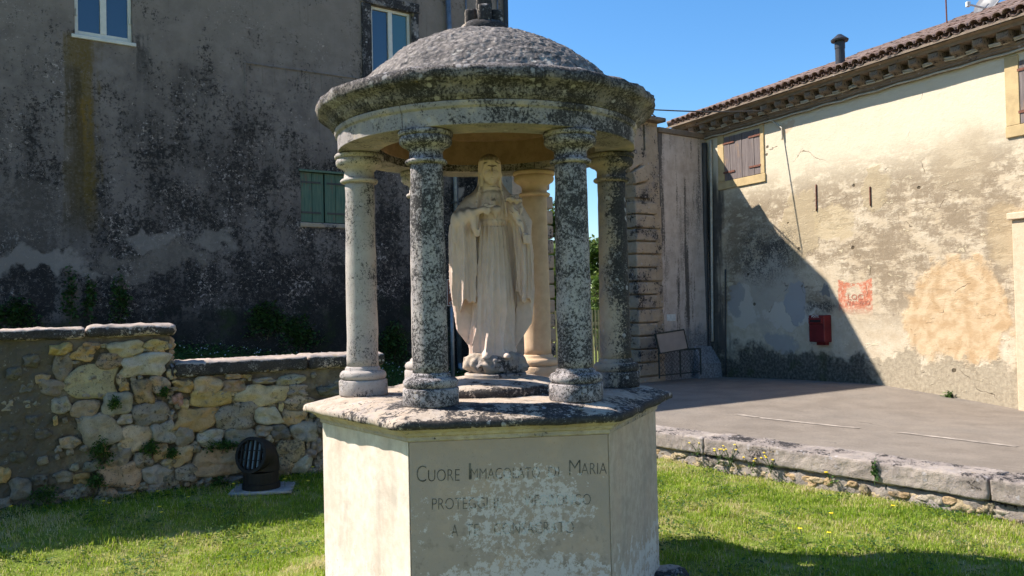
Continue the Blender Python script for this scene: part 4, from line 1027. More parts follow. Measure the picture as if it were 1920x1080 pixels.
for i, tx in enumerate(('  BED', 'CORTE', 'VILLA', 'RISTO', '', '  B&B', 'CAMERE')):
    if not tx: continue
    cu = bpy.data.curves.new('t', 'FONT'); cu.body = tx; cu.size = 0.062; cu.extrude = 0.0005
    to = bpy.data.objects.new('t', cu); COL.objects.link(to); me = bpy.data.meshes.new_from_object(to); bpy.data.objects.remove(to)
    link_mesh('print', me, M['white'], sg, loc=(-0.035, -0.0135, zt_ - 0.065 - i * 0.054), rot=(math.pi / 2, 0, 0))
# ------------------------------------------------------------------ rubble wall
rw = frame_empty('rubble_wall', FW); tag(rw, 'stepped rubble stone wall with flat capstones left of the shrine', 'wall')
mm = mortar_mat(rw)
S1 = FW.px(318, 640)[0]; SE = FW.px(713, 670)[0]; ZH = FW.px(160, 635)[1]; ZL = FW.px(480, 699)[1]; SL = -2.2
TH = 0.42
def mortar_front(x0, x1, z0, z1):
    xs = np.arange(x0, x1 + 0.001, (x1 - x0) / max(2, round((x1 - x0) / 0.03))); zs = np.linspace(z0, z1, max(3, int((z1 - z0) / 0.03)))
    X, Z = np.meshgrid(xs, zs, indexing='ij'); P = np.stack([X, X * 0 + 3, Z], -1)
    Y = 0.012 + 0.024 * fbm(P, 4.0, 4, 11) + 0.012 * fbm(P, 16, 3, 12) - 0.02 * sstep(X, 0.7, 0.1)
    nx, nz = X.shape; V = np.stack([X, Y, Z], -1).reshape(-1, 3); idx = np.arange(nx * nz).reshape(nx, nz)
    F = np.stack([idx[:-1, :-1], idx[1:, :-1], idx[1:, 1:], idx[:-1, 1:]], -1).reshape(-1, 4)
    return [tuple(v) for v in V], [tuple(f) for f in F]
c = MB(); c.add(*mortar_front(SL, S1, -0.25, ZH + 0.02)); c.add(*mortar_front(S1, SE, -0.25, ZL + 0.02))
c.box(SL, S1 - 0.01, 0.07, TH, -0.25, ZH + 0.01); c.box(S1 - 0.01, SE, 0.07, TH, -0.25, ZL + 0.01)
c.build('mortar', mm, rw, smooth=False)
OCH, TAN, CRM, GRY, LGR, BLU, SAL, BRN, DRK, ORG = (0.55, 0.35, 0.14), (0.47, 0.32, 0.175), (0.52, 0.40, 0.245), (0.33, 0.275, 0.21), (0.44, 0.375, 0.295), (0.33, 0.30, 0.26), (0.50, 0.30, 0.20), (0.33, 0.215, 0.13), (0.15, 0.135, 0.11), (0.47, 0.27, 0.09)
STA = [(340, 165, 112, 66, OCH), (470, 190, 115, 80, OCH), (510, 148, 85, 45, OCH), (592, 145, 50, 22, CRM), (710, 160, 178, 84, CRM), (875, 145, 135, 64, OCH), (890, 180, 60, 36, OCH), (815, 248, 255, 120, LGR),
 (350, 262, 100, 140, GRY), (620, 228, 150, 80, BRN), (518, 345, 262, 190, CRM), (240, 330, 80, 50, TAN), (285, 375, 130, 90, GRY), (680, 335, 52, 62, CRM), (698, 373, 58, 50, OCH), (805, 398, 112, 132, TAN), (900, 365, 96, 104, SAL),
 (660, 468, 160, 125, GRY), (345, 478, 100, 90, LGR), (480, 500, 145, 105, CRM), (845, 525, 185, 125, GRY), (705, 556, 84, 52, LGR), (312, 565, 26, 52, OCH), (565, 620, 220, 165, GRY), (762, 655, 175, 135, CRM), (927, 628, 135, 115, BLU),
 (390, 688, 105, 66, CRM), (905, 738, 85, 88, TAN), (660, 712, 60, 42, GRY), (590, 738, 45, 24, OCH), (805, 785, 105, 80, GRY), (685, 868, 225, 128, TAN), (875, 865, 140, 105, GRY), (940, 805, 60, 55, GRY), (460, 890, 90, 60, ORG), (445, 945, 65, 45, GRY),
 (630, 975, 55, 60, TAN), (580, 960, 50, 60, GRY), (740, 940, 80, 25, TAN), (805, 935, 50, 40, GRY), (290, 1015, 140, 60, GRY), (400, 985, 100, 60, LGR), (20, 870, 70, 90, OCH), (115, 945, 120, 110, GRY), (30, 1030, 70, 60, GRY), (420, 828, 50, 35, LGR),
 (240, 790, 60, 45, GRY), (965, 305, 50, 60, TAN), (670, 778, 130, 90, GRY), (360, 880, 90, 60, GRY), (570, 1012, 80, 45, GRY), (490, 950, 45, 50, GRY), (915, 920, 50, 22, CRM), (60, 640, 90, 70, DRK), (80, 300, 90, 60, DRK), (170, 470, 70, 40, GRY),
 (240, 640, 80, 50, DRK), (100, 770, 90, 60, DRK), (180, 560, 60, 46, DRK), (520, 820, 90, 60, GRY), (720, 985, 90, 45, GRY), (880, 950, 110, 60, GRY), (230, 900, 80, 56, DRK), (150, 380, 70, 50, DRK), (40, 480, 70, 60, GRY), (180, 230, 90, 60, DRK), (950, 870, 60, 80, GRY)]
STB = [(120, 300, 135, 82, OCH), (282, 292, 185, 105, TAN), (452, 298, 150, 76, BRN), (455, 235, 100, 35, TAN), (545, 235, 66, 28, OCH), (300, 382, 265, 110, OCH), (468, 378, 45, 86, CRM), (655, 362, 308, 135, CRM), (668, 265, 135, 36, GRY), (845, 258, 165, 70, GRY),
 (880, 332, 135, 76, GRY), (900, 412, 185, 88, CRM), (780, 440, 32, 60, CRM), (200, 525, 260, 145, OCH), (476, 505, 256, 178, GRY), (690, 498, 158, 122, LGR), (860, 510, 140, 95, TAN), (940, 605, 165, 135, BLU), (125, 635, 120, 125, GRY), (303, 650, 178, 110, LGR),
 (515, 640, 205, 105, GRY), (660, 600, 100, 70, GRY), (765, 610, 120, 95, DRK), (700, 660, 55, 50, CRM), (845, 735, 165, 160, TAN), (920, 830, 130, 105, LGR), (205, 710, 56, 76, GRY), (112, 765, 130, 120, TAN), (360, 815, 345, 185, TAN), (145, 885, 150, 105, GRY),
 (805, 865, 100, 160, TAN), (20, 822, 50, 70, TAN), (85, 395, 70, 80, SAL), (128, 425, 58, 66, TAN), (30, 500, 50, 70, GRY), (975, 755, 75, 55, GRY), (1020, 700, 70, 90, GRY), (990, 900, 110, 90, GRY), (440, 935, 160, 50, DRK), (270, 945, 80, 60, GRY), (1040, 820, 70, 90, GRY),
 (60, 930, 60, 70, GRY), (640, 930, 200, 90, GRY), (560, 780, 90, 110, GRY), (1050, 560, 80, 110, GRY), (1010, 480, 90, 60, DRK), (1100, 330, 150, 60, DRK), (1080, 420, 120, 60, DRK)]
def lump(cx, cz, w, h, seed, depth=0.05, n=16, sq=3.6):
    """an irregular rounded stone face, standing proud of y = 0"""
    th = np.linspace(0, 2 * np.pi, n, endpoint=False) + 0.2
    r_ = np.random.default_rng(seed); ph = r_.uniform(0, 6.28, 4); am = r_.uniform(0.02, 0.10, 4); ang = r_.uniform(0.02, 0.07)
    rad = 1.0 / (np.abs(np.cos(th)) ** sq + np.abs(np.sin(th)) ** sq) ** (1 / sq)
    rad = rad * (1 + sum(am[i] * np.cos((i + 2) * th + ph[i]) for i in range(4))) * (1 + ang * r_.normal(size=n))
    sk = r_.uniform(-0.22, 0.22); V = []; F = []
    rings = [(1.0, 0.3), (1.0, -0.45), (0.95, -0.85), (0.72, -1.0), (0.38, -1.04)]
    for k, (q, d) in enumerate(rings):
        for i in range(n):
            x = rad[i] * math.cos(th[i]) * q * w / 2; z = rad[i] * math.sin(th[i]) * q * h / 2
            V.append((x + sk * z, d * depth * (1 + 0.3 * math.sin(3 * th[i] + ph[0])) + (0.0 if k == 0 else 0.10 * depth * math.sin(5 * x / w * 2 + ph[1])), z))
    V.append((0, -depth * 1.05, 0))
    for k in range(len(rings) - 1):
        for i in range(n): F.append((k * n + i, k * n + (i + 1) % n, (k + 1) * n + (i + 1) % n, (k + 1) * n + i))
    b = (len(rings) - 1) * n
    for i in range(n): F.append((b + i, b + (i + 1) % n, b + n))
    V = np.array(V); V[:, 1] += 0.022 * fbm(V + seed, 13, 4, seed % 91)
    return V + np.array([cx, 0, cz]), F
k = 0
for lst, ox, oy, s_ in ((STA, 0, 600, 3.0), (STB, 310, 640, 3.6)):
    for (x, y, w, h, colr) in lst:
        u, z = FW.px(ox + x / s_, oy + y / s_); Yd = FW.w(u, 0, 0)[1]; mpp = Yd / FPX / s_
        sx = mpp * w / (FW.x[0] - FW.x[1] * FW.w(u, 0, 0)[0] / Yd)
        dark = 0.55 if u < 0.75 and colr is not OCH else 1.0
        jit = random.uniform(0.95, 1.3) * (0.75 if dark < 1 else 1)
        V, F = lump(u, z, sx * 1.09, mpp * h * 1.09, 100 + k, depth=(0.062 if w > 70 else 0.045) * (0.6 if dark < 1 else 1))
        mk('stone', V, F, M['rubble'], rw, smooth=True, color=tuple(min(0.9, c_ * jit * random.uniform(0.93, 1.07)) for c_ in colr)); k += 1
# stones out of the frame on the left and small chips in the joints
for i in range(26):
    u = random.uniform(SL, -0.15); z = random.uniform(0.05, ZH - 0.1)
    V, F = lump(u, z, random.uniform(0.12, 0.3), random.uniform(0.1, 0.2), 700 + i, 0.04); mk('stone', V, F, M['rubble'], rw, smooth=True, color=GRY)
ch = MB()
for i in range(420):
    u = random.uniform(0.4, SE - 0.05); z = random.uniform(-0.02, (ZH if u < S1 else ZL) - 0.05)
    V, F = lump(u, z, random.uniform(0.03, 0.075), random.uniform(0.025, 0.06), 900 + i, 0.035, 8); ch.add(V, F)
tag(ch.build('joint_chips', M['rubble'], rw, smooth=True, color=GRY), kind='stuff')
for i in range(9):      # the end of the high part and the end of the wall
    V, F = lump(0, 0, random.uniform(0.15, 0.28), random.uniform(0.1, 0.16), 1500 + i, 0.05)
    xx = S1 if i < 3 else SE; zz = (ZL + 0.1 + 0.11 * i) if i < 3 else 0.1 + 0.19 * (i - 3)
    mk('stone', [(xx - v[1] - 0.01, 0.2 + v[0], zz + v[2]) for v in V], F, M['rubble'], rw, smooth=True, color=TAN)
def rough_slab(x0, x1, y0, y1, z0, z1, seed, amp=0.012, step=0.035, rnd=0.03):
    """a weathered block: a closed grid box with rounded, chipped edges"""
    nx = max(3, int((x1 - x0) / step)); ny = max(3, int((y1 - y0) / step)); nz = max(3, int((z1 - z0) / step) + 2)
    V = []; F = []; ids = {}
    def vid(i, j, k_):
        key = (i, j, k_)
        if key not in ids: ids[key] = len(V); V.append((x0 + (x1 - x0) * i / nx, y0 + (y1 - y0) * j / ny, z0 + (z1 - z0) * k_ / nz))
        return ids[key]
    for i in range(nx):
        for j in range(ny):
            F.append((vid(i, j, 0), vid(i, j + 1, 0), vid(i + 1, j + 1, 0), vid(i + 1, j, 0))); F.append((vid(i, j, nz), vid(i + 1, j, nz), vid(i + 1, j + 1, nz), vid(i, j + 1, nz)))
    for i in range(nx):
        for k_ in range(nz):
            F.append((vid(i, 0, k_), vid(i + 1, 0, k_), vid(i + 1, 0, k_ + 1), vid(i, 0, k_ + 1))); F.append((vid(i, ny, k_), vid(i, ny, k_ + 1), vid(i + 1, ny, k_ + 1), vid(i + 1, ny, k_)))
    for j in range(ny):
        for k_ in range(nz):
            F.append((vid(0, j, k_), vid(0, j, k_ + 1), vid(0, j + 1, k_ + 1), vid(0, j + 1, k_))); F.append((vid(nx, j, k_), vid(nx, j + 1, k_), vid(nx, j + 1, k_ + 1), vid(nx, j, k_ + 1)))
    V = np.array(V); c0 = np.array([x0, y0, z0]) + rnd; c1 = np.array([x1, y1, z1]) - rnd
    q = np.clip(V, np.minimum(c0, c1), np.maximum(c0, c1)); d = V - q; L = np.linalg.norm(d, axis=1, keepdims=True); V = q + d / np.maximum(L, 1e-6) * np.minimum(L, rnd)
    nrm = d / np.maximum(L, 1e-6)
    V = V + nrm * (amp * 0.8 * fbm(V + seed * 3.7, 7, 4, seed) + amp * 0.6 * fbm(V + seed, 25, 3, seed + 5))[:, None]
    return V, F
def slab_part(name, mat, parent, *a, **k): return mk(name, *rough_slab(*a, **k), mat, parent, smooth=True)
xj = FW.px(161, 622)[0]; zt = FW.px(160, 616)[1] + 0.01
slab_part('capstone', M['cap'], rw, SL, xj - 0.006, -0.07, TH + 0.05, ZH + 0.005, zt, 21)
slab_part('capstone', M['cap'], rw, xj + 0.006, FW.px(331, 620)[0], -0.075, TH + 0.06, ZH + 0.008, zt + 0.015, 22, rnd=0.045)
zl = FW.px(480, 676)[1] + 0.02; xk = FW.px(327, 690)[0]; xm = SE * 0.62 + S1 * 0.38
slab_part('capstone', M['cap'], rw, S1 + 0.008, xk - 0.005, -0.05, TH + 0.04, ZL + 0.005, zl - 0.02, 23)
slab_part('capstone', M['cap'], rw, xk + 0.005, xm, -0.07, TH + 0.05, ZL + 0.004, zl, 24)
slab_part('capstone', M['cap'], rw, xm + 0.006, FW.px(719, 672)[0], -0.065, TH + 0.05, ZL + 0.006, zl + 0.006, 25, rnd=0.04)

# ------------------------------------------------------------------ low wall beside the road
kw = frame_empty('low_wall', FK); tag(kw, 'low stone wall with broad pale coping between lawn and road', 'wall')
def on_k(px, py): return FK.px(px, py)
joints = [-3.2, FK.px(1000, 800)[0] if False else -1.6, on_k(1322, 840)[0], on_k(1858, 930)[0], 5.6, 7.8]
js = [joints[0], joints[1]] + [joints[2] + (joints[3] - joints[2]) * t for t in (0, 1)] + joints[4:]
for i in range(len(js) - 1):
    slab_part('coping_stone', M['kerbcap'], kw, js[i] + 0.005, js[i + 1] - 0.005, -0.03, 0.36, 0.135, 0.315 + random.uniform(-.008, .008), 40 + i, amp=0.010, step=0.022, rnd=0.018)
slab_part('rubble_base', M['kerbcap'], kw, -3.2, 7.8, 0.005, 0.34, -0.25, 0.132, 60, amp=0.02, step=0.05, rnd=0.02)
for i in range(70):
    u = -2.6 + i * 0.118 + random.uniform(-.04, .04)
    V, F = lump(u, random.uniform(0.0, 0.09), random.uniform(0.09, 0.24), random.uniform(0.05, 0.11), 2000 + i, 0.018, 10); V[:, 1] += 0.02
    mk('stone', V, F, M['rubble'], kw, smooth=True, color=random.choice((CRM, LGR, TAN, CRM)))

# ------------------------------------------------------------------ floodlight and its plinth
LP = at_depth(490, 916, 8.12); LP[2] = 0.0
zpl = at_depth(490, 914, 8.12)[2]
pl = empty('lamp_plinth', (LP[0], LP[1], 0), 0.15); tag(pl, 'low rough stone plinth with concrete plate under the floodlight', 'plinth')
for i, (a, b) in enumerate(((-0.32, -0.04), (-0.03, 0.20), (0.21, 0.42))):
    slab_part('stone', M['rubble'], pl, a, b, -0.16, 0.3, -0.35, zpl - 0.035, 80 + i, amp=0.03, step=0.05, rnd=0.03).color = (*((0.2, 0.18, 0.15) if i != 1 else TAN), 1)
slab_part('plate', M['concrete'], pl, -0.27, 0.30, -0.2, 0.26, zpl - 0.032, zpl - 0.002, 84, amp=0.004, rnd=0.006)
la = empty('floodlight', (LP[0], LP[1], zpl), 0.0); tag(la, 'black elbow-shaped ground floodlight in front of the rubble wall', 'floodlight')
Rb = 0.165
Vb, Fb = lathe([(Rb + 0.012, 0.0), (Rb + 0.012, 0.05), (Rb, 0.055), (Rb - 0.003, 0.16)], 28); mk('base_collar', Vb, Fb, M['lampbody'], la, smooth=False)
dirv = np.array([-0.33, -0.90, 0.22]); dirv /= np.linalg.norm(dirv)
c0 = np.array([0.0, 0.02, 0.155]); c1 = np.array([0.0, 0.02, 0.28]) - dirv * 0.02; mouth = np.array([0.0, 0.02, 0.295]) + dirv * 0.155
pts = []
for i in range(9):
    t = i / 8; p0, p1, p2 = c0, np.array([0.005, 0.05, 0.33]), mouth
    pts.append(p0 * (1 - t) ** 2 + p1 * 2 * t * (1 - t) + p2 * t * t)
pts[-2] = mouth - dirv * 0.04
mk('elbow', *tube(pts, [Rb, Rb, Rb * 1.0, Rb * 1.01, Rb * 1.02, Rb * 1.02, Rb * 1.0, Rb * 0.99, Rb * 0.98], 28, False), M['lampbody'], la, smooth=True)
Rm = Vector(dirv).to_track_quat('Z', 'Y').to_matrix()
def onm(V): return [mouth + np.array(Rm @ Vector(v)) for v in V]
Vr, Fr = lathe([(Rb * 0.98, -0.02), (Rb * 1.04, -0.015), (Rb * 1.04, 0.015), (Rb * 0.86, 0.018), (Rb * 0.84, -0.02)], 32, False); mk('rim', onm(Vr), Fr, M['lampbody'], la)
Vr, Fr = lathe([(Rb * 0.9, -0.03), (0.0, -0.03)], 32, False); mk('lens', onm(Vr), Fr, M['lens'], la)
Vr, Fr = lathe([(Rb * 0.98, -0.06), (0.0, -0.07)], 32, False); mk('reflector', onm(Vr), Fr, M['lampbody'], la)
for i in range(5):
    x = (-0.72 + 0.36 * i) * Rb * 0.9; hh_ = math.sqrt(max(0, (Rb * 0.85) ** 2 - x * x)); b_ = MB(); b_.box(x - 0.006, x + 0.006, -hh_, hh_, -0.018, 0.012)
    mk('louvre', onm(b_.V), b_.F, M['lampbody'], la)
b_ = MB(); b_.box(-Rb * 0.84, Rb * 0.84, 0.04, 0.047, -0.01, 0.014); mk('bar', onm(b_.V), b_.F, M['lampbody'], la)
b_ = MB(); b_.box(-Rb * 0.84, Rb * 0.84, -0.05, -0.043, -0.01, 0.014); mk('bar', onm(b_.V), b_.F, M['lampbody'], la)
# ------------------------------------------------------------------ shrine
ZP, ZC, RB, RS, RC = 1.167, 1.217, 1.0648, 1.1758, 0.808
sh_ = empty('shrine', (SHC[0], SHC[1], 0), SHA)
tag(sh_, 'six-columned domed stone shrine on an inscribed hexagonal pedestal', 'shrine')
def hexring(R, z, n=1):
    P = []
    for k in range(6):
        a, b = math.radians(60 * k), math.radians(60 * k + 60)
        for i in range(n):
            t = i / n; P.append((R * ((1 - t) * math.cos(a) + t * math.cos(b)), R * ((1 - t) * math.sin(a) + t * math.sin(b)), z))
    return P
def loft(rings, cap0=True, cap1=True):
    k = len(rings[0]); V = [p for r in rings for p in r]; F = []
    for i in range(len(rings) - 1):
        for j in range(k): F.append((i * k + j, i * k + (j + 1) % k, (i + 1) * k + (j + 1) % k, (i + 1) * k + j))
    if cap0: F.append(tuple(reversed(range(k))))
    if cap1: F.append(tuple((len(rings) - 1) * k + j for j in range(k)))
    return V, F
mk('pedestal_core', *loft([hexring(RB - 0.03, -0.3), hexring(RB - 0.03, 1.06)]), M['core'], sh_)
ap = RB * math.cos(math.pi / 6); half = RB / 2
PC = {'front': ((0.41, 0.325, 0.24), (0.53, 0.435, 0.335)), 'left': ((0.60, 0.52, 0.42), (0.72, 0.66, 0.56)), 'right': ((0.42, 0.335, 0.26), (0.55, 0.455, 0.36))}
pan = {}
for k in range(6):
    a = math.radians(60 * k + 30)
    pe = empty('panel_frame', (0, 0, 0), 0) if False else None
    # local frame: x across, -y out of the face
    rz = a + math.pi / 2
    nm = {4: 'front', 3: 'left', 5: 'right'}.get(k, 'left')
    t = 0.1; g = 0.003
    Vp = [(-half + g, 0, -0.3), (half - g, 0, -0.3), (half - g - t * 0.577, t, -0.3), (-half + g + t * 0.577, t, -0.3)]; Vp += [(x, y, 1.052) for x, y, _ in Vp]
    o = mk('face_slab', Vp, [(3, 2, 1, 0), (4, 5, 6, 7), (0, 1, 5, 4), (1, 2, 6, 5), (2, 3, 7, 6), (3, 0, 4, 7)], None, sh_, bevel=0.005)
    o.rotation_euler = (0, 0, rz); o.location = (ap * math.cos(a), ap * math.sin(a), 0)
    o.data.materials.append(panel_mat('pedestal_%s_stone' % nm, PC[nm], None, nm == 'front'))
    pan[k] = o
tag(pan[4], 'grey front face with carved inscription and white lichen')
bpy.context.view_layer.update()
fo = pan[4]; M['letter'] = letter_mat(fo)
FF = Frame(tuple(fo.matrix_world.translation), tuple(fo.matrix_world.to_3x3() @ Vector((1, 0, 0)))[:2])
def carve(body, px0, px1, y0, h, slope=-0.022):
    cu = bpy.data.curves.new('inscription', 'FONT'); cu.body = body; cu.extrude = 0.0006; cu.offset = -0.018; cu.resolution_u = 4
    o = bpy.data.objects.new('t', cu); COL.objects.link(o); bpy.context.view_layer.update()
    dx = max(o.dimensions.x, 1e-3); dy = 0.72
    a = FF.px(px0, y0); b = FF.px(px1, y0 + slope * (px1 - px0)); t_ = FF.px(px0, y0 - h)
    me = bpy.data.meshes.new_from_object(o); bpy.data.objects.remove(o)
    m_ = link_mesh('inscription', me, M['letter'], fo); m_.location = (a[0], -0.0012, a[1]); m_.rotation_euler = (math.pi / 2, -math.atan2(b[1] - a[1], b[0] - a[0]), 0)
    m_.scale = ((b[0] - a[0]) / dx, (t_[1] - a[1]) / dy, 1)
for body, x0, x1, y0, h in (('C', 779, 797, 904, 33), ('UORE', 801, 860, 903, 24), ('I', 873, 877, 900, 34), ('MMACOLATO', 881, 1010, 899, 22), ('DI', 1026, 1046, 895, 21), ('M', 1064, 1085, 892, 32), ('ARIA', 1089, 1137, 890, 23),
                            ('PROTEGGI', 808, 912, 956, 23), ('IL', 924, 940, 953, 21), ('VIFORONGO', 982, 1107, 949, 22), ('A', 846, 858, 1006, 24), ('TE', 873, 897, 1005, 24), ('CONSACRATO', 925, 1074, 1003, 24)):
    carve(body, x0, x1, y0, h)
# mouldings and top slab
nseg = 24
def rough_loft(rings, amp, seed, zamp=0.3, cap0=True, cap1=True, sc=6.0):
    V, F = loft(rings, cap0, cap1); V = np.array(V, float); r = np.linalg.norm(V[:, :2], axis=1, keepdims=True)
    d = amp * (fbm(V, sc, 4, seed) + 0.5 * fbm(V, sc * 5, 2, seed + 3))[:, None]
    V[:, :2] += V[:, :2] / np.maximum(r, 1e-4) * d; V[:, 2] += (amp * zamp) * fbm(V, sc * 1.3, 3, seed + 9)
    return V, F
mk('moulding', *loft([hexring(RB + 0.004, 1.052, 1), hexring(RB + 0.012, 1.058), hexring(RB + 0.012, 1.078), hexring(RB + 0.03, 1.085), hexring(RB + 0.04, 1.1), hexring(RB + 0.068, 1.117), hexring(RB + 0.07, 1.121)]), M['mould'], sh_, bevel=0.003)
sl = [hexring(RS - 0.03, 1.122, nseg), hexring(RS - 0.004, 1.126, nseg), hexring(RS, 1.14, nseg), hexring(RS - 0.001, 1.158, nseg), hexring(RS - 0.012, ZP, nseg)]
for q in range(1, 7): sl.append(hexring(RS - 0.012 - q * 0.045, ZP + (ZC - ZP) * min(1, q / 4.5), nseg))
sl.append(hexring(0.5, ZC, nseg))
mk('top_slab', *rough_loft(sl, 0.009, 31, 0.5), M['slab'], sh_, smooth=True)
step = [[(r * math.cos(t_), r * math.sin(t_), z) for t_ in np.linspace(0, 2 * np.pi, 64, endpoint=False)] for r, z in ((0.47, ZC - 0.02), (0.475, ZC + 0.035), (0.465, ZC + 0.05), (0.40, ZC + 0.062), (0.32, ZC + 0.075), (0.22, ZC + 0.085))]
mk('statue_step', *rough_loft(step, 0.012, 33, 0.6), M['step'], sh_, smooth=True)
# columns
prof_base = [(0.148, 0.0), (0.152, 0.006), (0.152, 0.088), (0.147, 0.094), (0.135, 0.096)] + arc(0.118, 0.122, 0.030, -80, 80, 7) + [(0.112, 0.153), (0.112, 0.165), (0.100, 0.178)]
prof_sh = [(0.0985 - 0.004 * t - 0.005 * t * t, 0.172 + (1.325 - 0.172) * t) for t in np.linspace(0, 1, 22)]
prof_cap = [(0.089, 1.318), (0.103, 1.32)] + arc(0.103, 1.333, 0.013, -70, 70, 4) + [(0.093, 1.348), (0.092, 1.395), (0.100, 1.40), (0.106, 1.41)] + arc(0.110, 1.448, 0.038, -70, 60, 6, 0.034) + [(0.140, 1.470), (0.152, 1.474), (0.153, 1.492), (0.148, 1.499)]
cm = {4: 'col_dark', 5: 'col_dark', 0: 'col_right', 3: 'col_light', 2: 'col_light', 1: 'col_clean'}
desc = {4: 'black lichen covered column', 5: 'black and white lichen covered column', 0: 'column half clean and half lichen covered', 3: 'pale speckled sunlit column', 1: 'clean cream column', 2: 'pale rear column'}
for k in range(6):
    a = math.radians(60 * k)
    cl = empty('column', (RC * math.cos(a), RC * math.sin(a), ZC), 0.7 * k, sh_); cl['label'] = desc[k]
    for nm, pr, amp, nn_ in (('base', prof_base, 0.004, 40), ('shaft', prof_sh, 0.0025, 40), ('capital', prof_cap, 0.003, 40)):
        Vc, Fc = lathe(pr, nn_); Vc = np.array(Vc); off = np.array([k * 3.1, 0, 0])
        r = np.linalg.norm(Vc[:, :2], axis=1, keepdims=True)
        Vc[:, :2] += Vc[:, :2] / np.maximum(r, 1e-4) * (amp * (fbm(Vc + off, 9, 3, 50 + k) + 0.5 * fbm(Vc + off, 34, 2, 70 + k)))[:, None]
        mk(nm, Vc, Fc, M[cm[k]], cl, smooth=True)
# entablature: architrave ring in curved blocks, cornice, dome
ZA = ZC + 1.5
def ring_block(prof, a0, a1, n):
    V = []; F = []; k = len(prof)
    for i in range(n + 1):
        th = a0 + (a1 - a0) * i / n
        for r, z in prof: V.append((r * math.cos(th), r * math.sin(th), z))
    for i in range(n):
        for j in range(k): F.append((i * k + j, (i + 1) * k + j, (i + 1) * k + (j + 1) % k, i * k + (j + 1) % k))
    F.append(tuple(range(k))); F.append(tuple(n * k + j for j in reversed(range(k))))
    return V, F
pa = [(0.69, ZA + 0.002), (0.935, ZA + 0.002), (0.937, ZA + 0.09), (0.95, ZA + 0.10), (0.955, ZA + 0.115), (0.955, ZA + 0.128), (0.69, ZA + 0.128)]
for k in range(6):
    a0 = math.radians(60 * k - 4.6) + 0.0016; a1 = math.radians(60 * k + 55.4) - 0.0016
    mk('architrave_block', *ring_block(pa, a0, a1, 16), M['arch'], sh_, bevel=0.003)
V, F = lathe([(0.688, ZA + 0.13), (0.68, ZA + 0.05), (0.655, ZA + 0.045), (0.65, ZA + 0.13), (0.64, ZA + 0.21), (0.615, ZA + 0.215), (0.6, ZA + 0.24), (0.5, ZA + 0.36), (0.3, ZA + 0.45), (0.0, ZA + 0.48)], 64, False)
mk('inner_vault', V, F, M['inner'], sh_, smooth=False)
pc = [(0.66, ZA + 0.131), (0.958, ZA + 0.131), (0.962, ZA + 0.145), (0.978, ZA + 0.152), (0.982, ZA + 0.165), (1.0, ZA + 0.19), (1.03, ZA + 0.21), (1.058, ZA + 0.222), (1.066, ZA + 0.235), (1.07, ZA + 0.262), (1.062, ZA + 0.282), (1.03, ZA + 0.296), (0.94, ZA + 0.325), (0.86, ZA + 0.34)]
ns = 180; ringsC = [[(r * math.cos(2 * math.pi * i / ns), r * math.sin(2 * math.pi * i / ns), z) for i in range(ns)] for r, z in pc]
Vc, Fc = rough_loft(ringsC, 0.004, 41, 0.4, False, False, 5)
Vc = np.array(Vc); w_ = sstep(np.hypot(Vc[:, 0], Vc[:, 1]), 1.0, 1.05)
dn = (fbm(Vc, 11, 5, 43, 0.65) * 0.010 - 0.006) * w_; rr = np.hypot(Vc[:, 0], Vc[:, 1])[:, None]; Vc[:, :2] += Vc[:, :2] / rr * dn[:, None]; Vc[:, 2] += 0.008 * fbm(Vc, 12, 3, 47) * w_
mk('cornice', Vc, Fc, M['cornice'], sh_, smooth=True)
RD, ZT = 1.066, 3.478
nd, ns = 130, 380; Vd = []
for i in range(nd + 1):
    r = 0.95 * i / nd
    for j in range(ns):
        t_ = 2 * math.pi * j / ns; Vd.append((r * math.cos(t_), r * math.sin(t_), ZT - RD + math.sqrt(RD * RD - r * r)))
Vd = np.array(Vd); nrm = Vd - np.array([0, 0, ZT - RD]); nrm /= np.linalg.norm(nrm, axis=1, keepdims=True)
def cells(P, s, seed):
    P = P * s; b = np.floor(P).astype(np.int64); best = np.full(len(P), 9.0, np.float32)
    for dx in (-1, 0, 1):
        for dy in (-1, 0, 1):
            for dz in (-1, 0, 1):
                c = b + np.array([dx, dy, dz]); q = c + 0.5 + 0.45 * np.stack([_h(c[:, 0], c[:, 1], c[:, 2], seed + e_) for e_ in (1, 2, 3)], -1)
                best = np.minimum(best, np.linalg.norm(P - q, axis=1))
    return best
wp = Vd + 0.03 * np.stack([fbm(Vd, 6, 3, s_) for s_ in (1, 2, 3)], -1)
hgt = 0.005 * (0.55 - cells(wp * np.array([1, 1, 1.6]), 36, 5)) + 0.002 * (0.55 - cells(wp[:, [1, 2, 0]], 11, 7)) + 0.006 * fbm(Vd, 34, 3, 8) + 0.012 * fbm(Vd, 3, 3, 9)
Vd = Vd + nrm * hgt[:, None]
idx = np.arange((nd + 1) * ns).reshape(nd + 1, ns)
Fd = np.stack([idx[:-1, :], np.roll(idx[:-1, :], -1, 1), np.roll(idx[1:, :], -1, 1), idx[1:, :]], -1).reshape(-1, 4)[:, ::-1]
mk('dome', Vd, Fd, M['dome'], sh_, smooth=True)
fi = empty('finial', (0, 0, ZT + 0.035), -SHA + 0.06, sh_)
mk('finial_base', *rough_loft([[(r * math.cos(t_), r * math.sin(t_), z) for t_ in np.linspace(0, 2 * np.pi, 32, endpoint=False)] for r, z in ((0.16, -0.07), (0.158, 0.0), (0.15, 0.02), (0.12, 0.045), (0.08, 0.055))], 0.008, 61), M['finial'], fi, smooth=True)
slab_part('cross_post', M['finial'], fi, -0.047, 0.047, -0.047, 0.047, 0.05, 0.46, 90, amp=0.006, step=0.02, rnd=0.012)
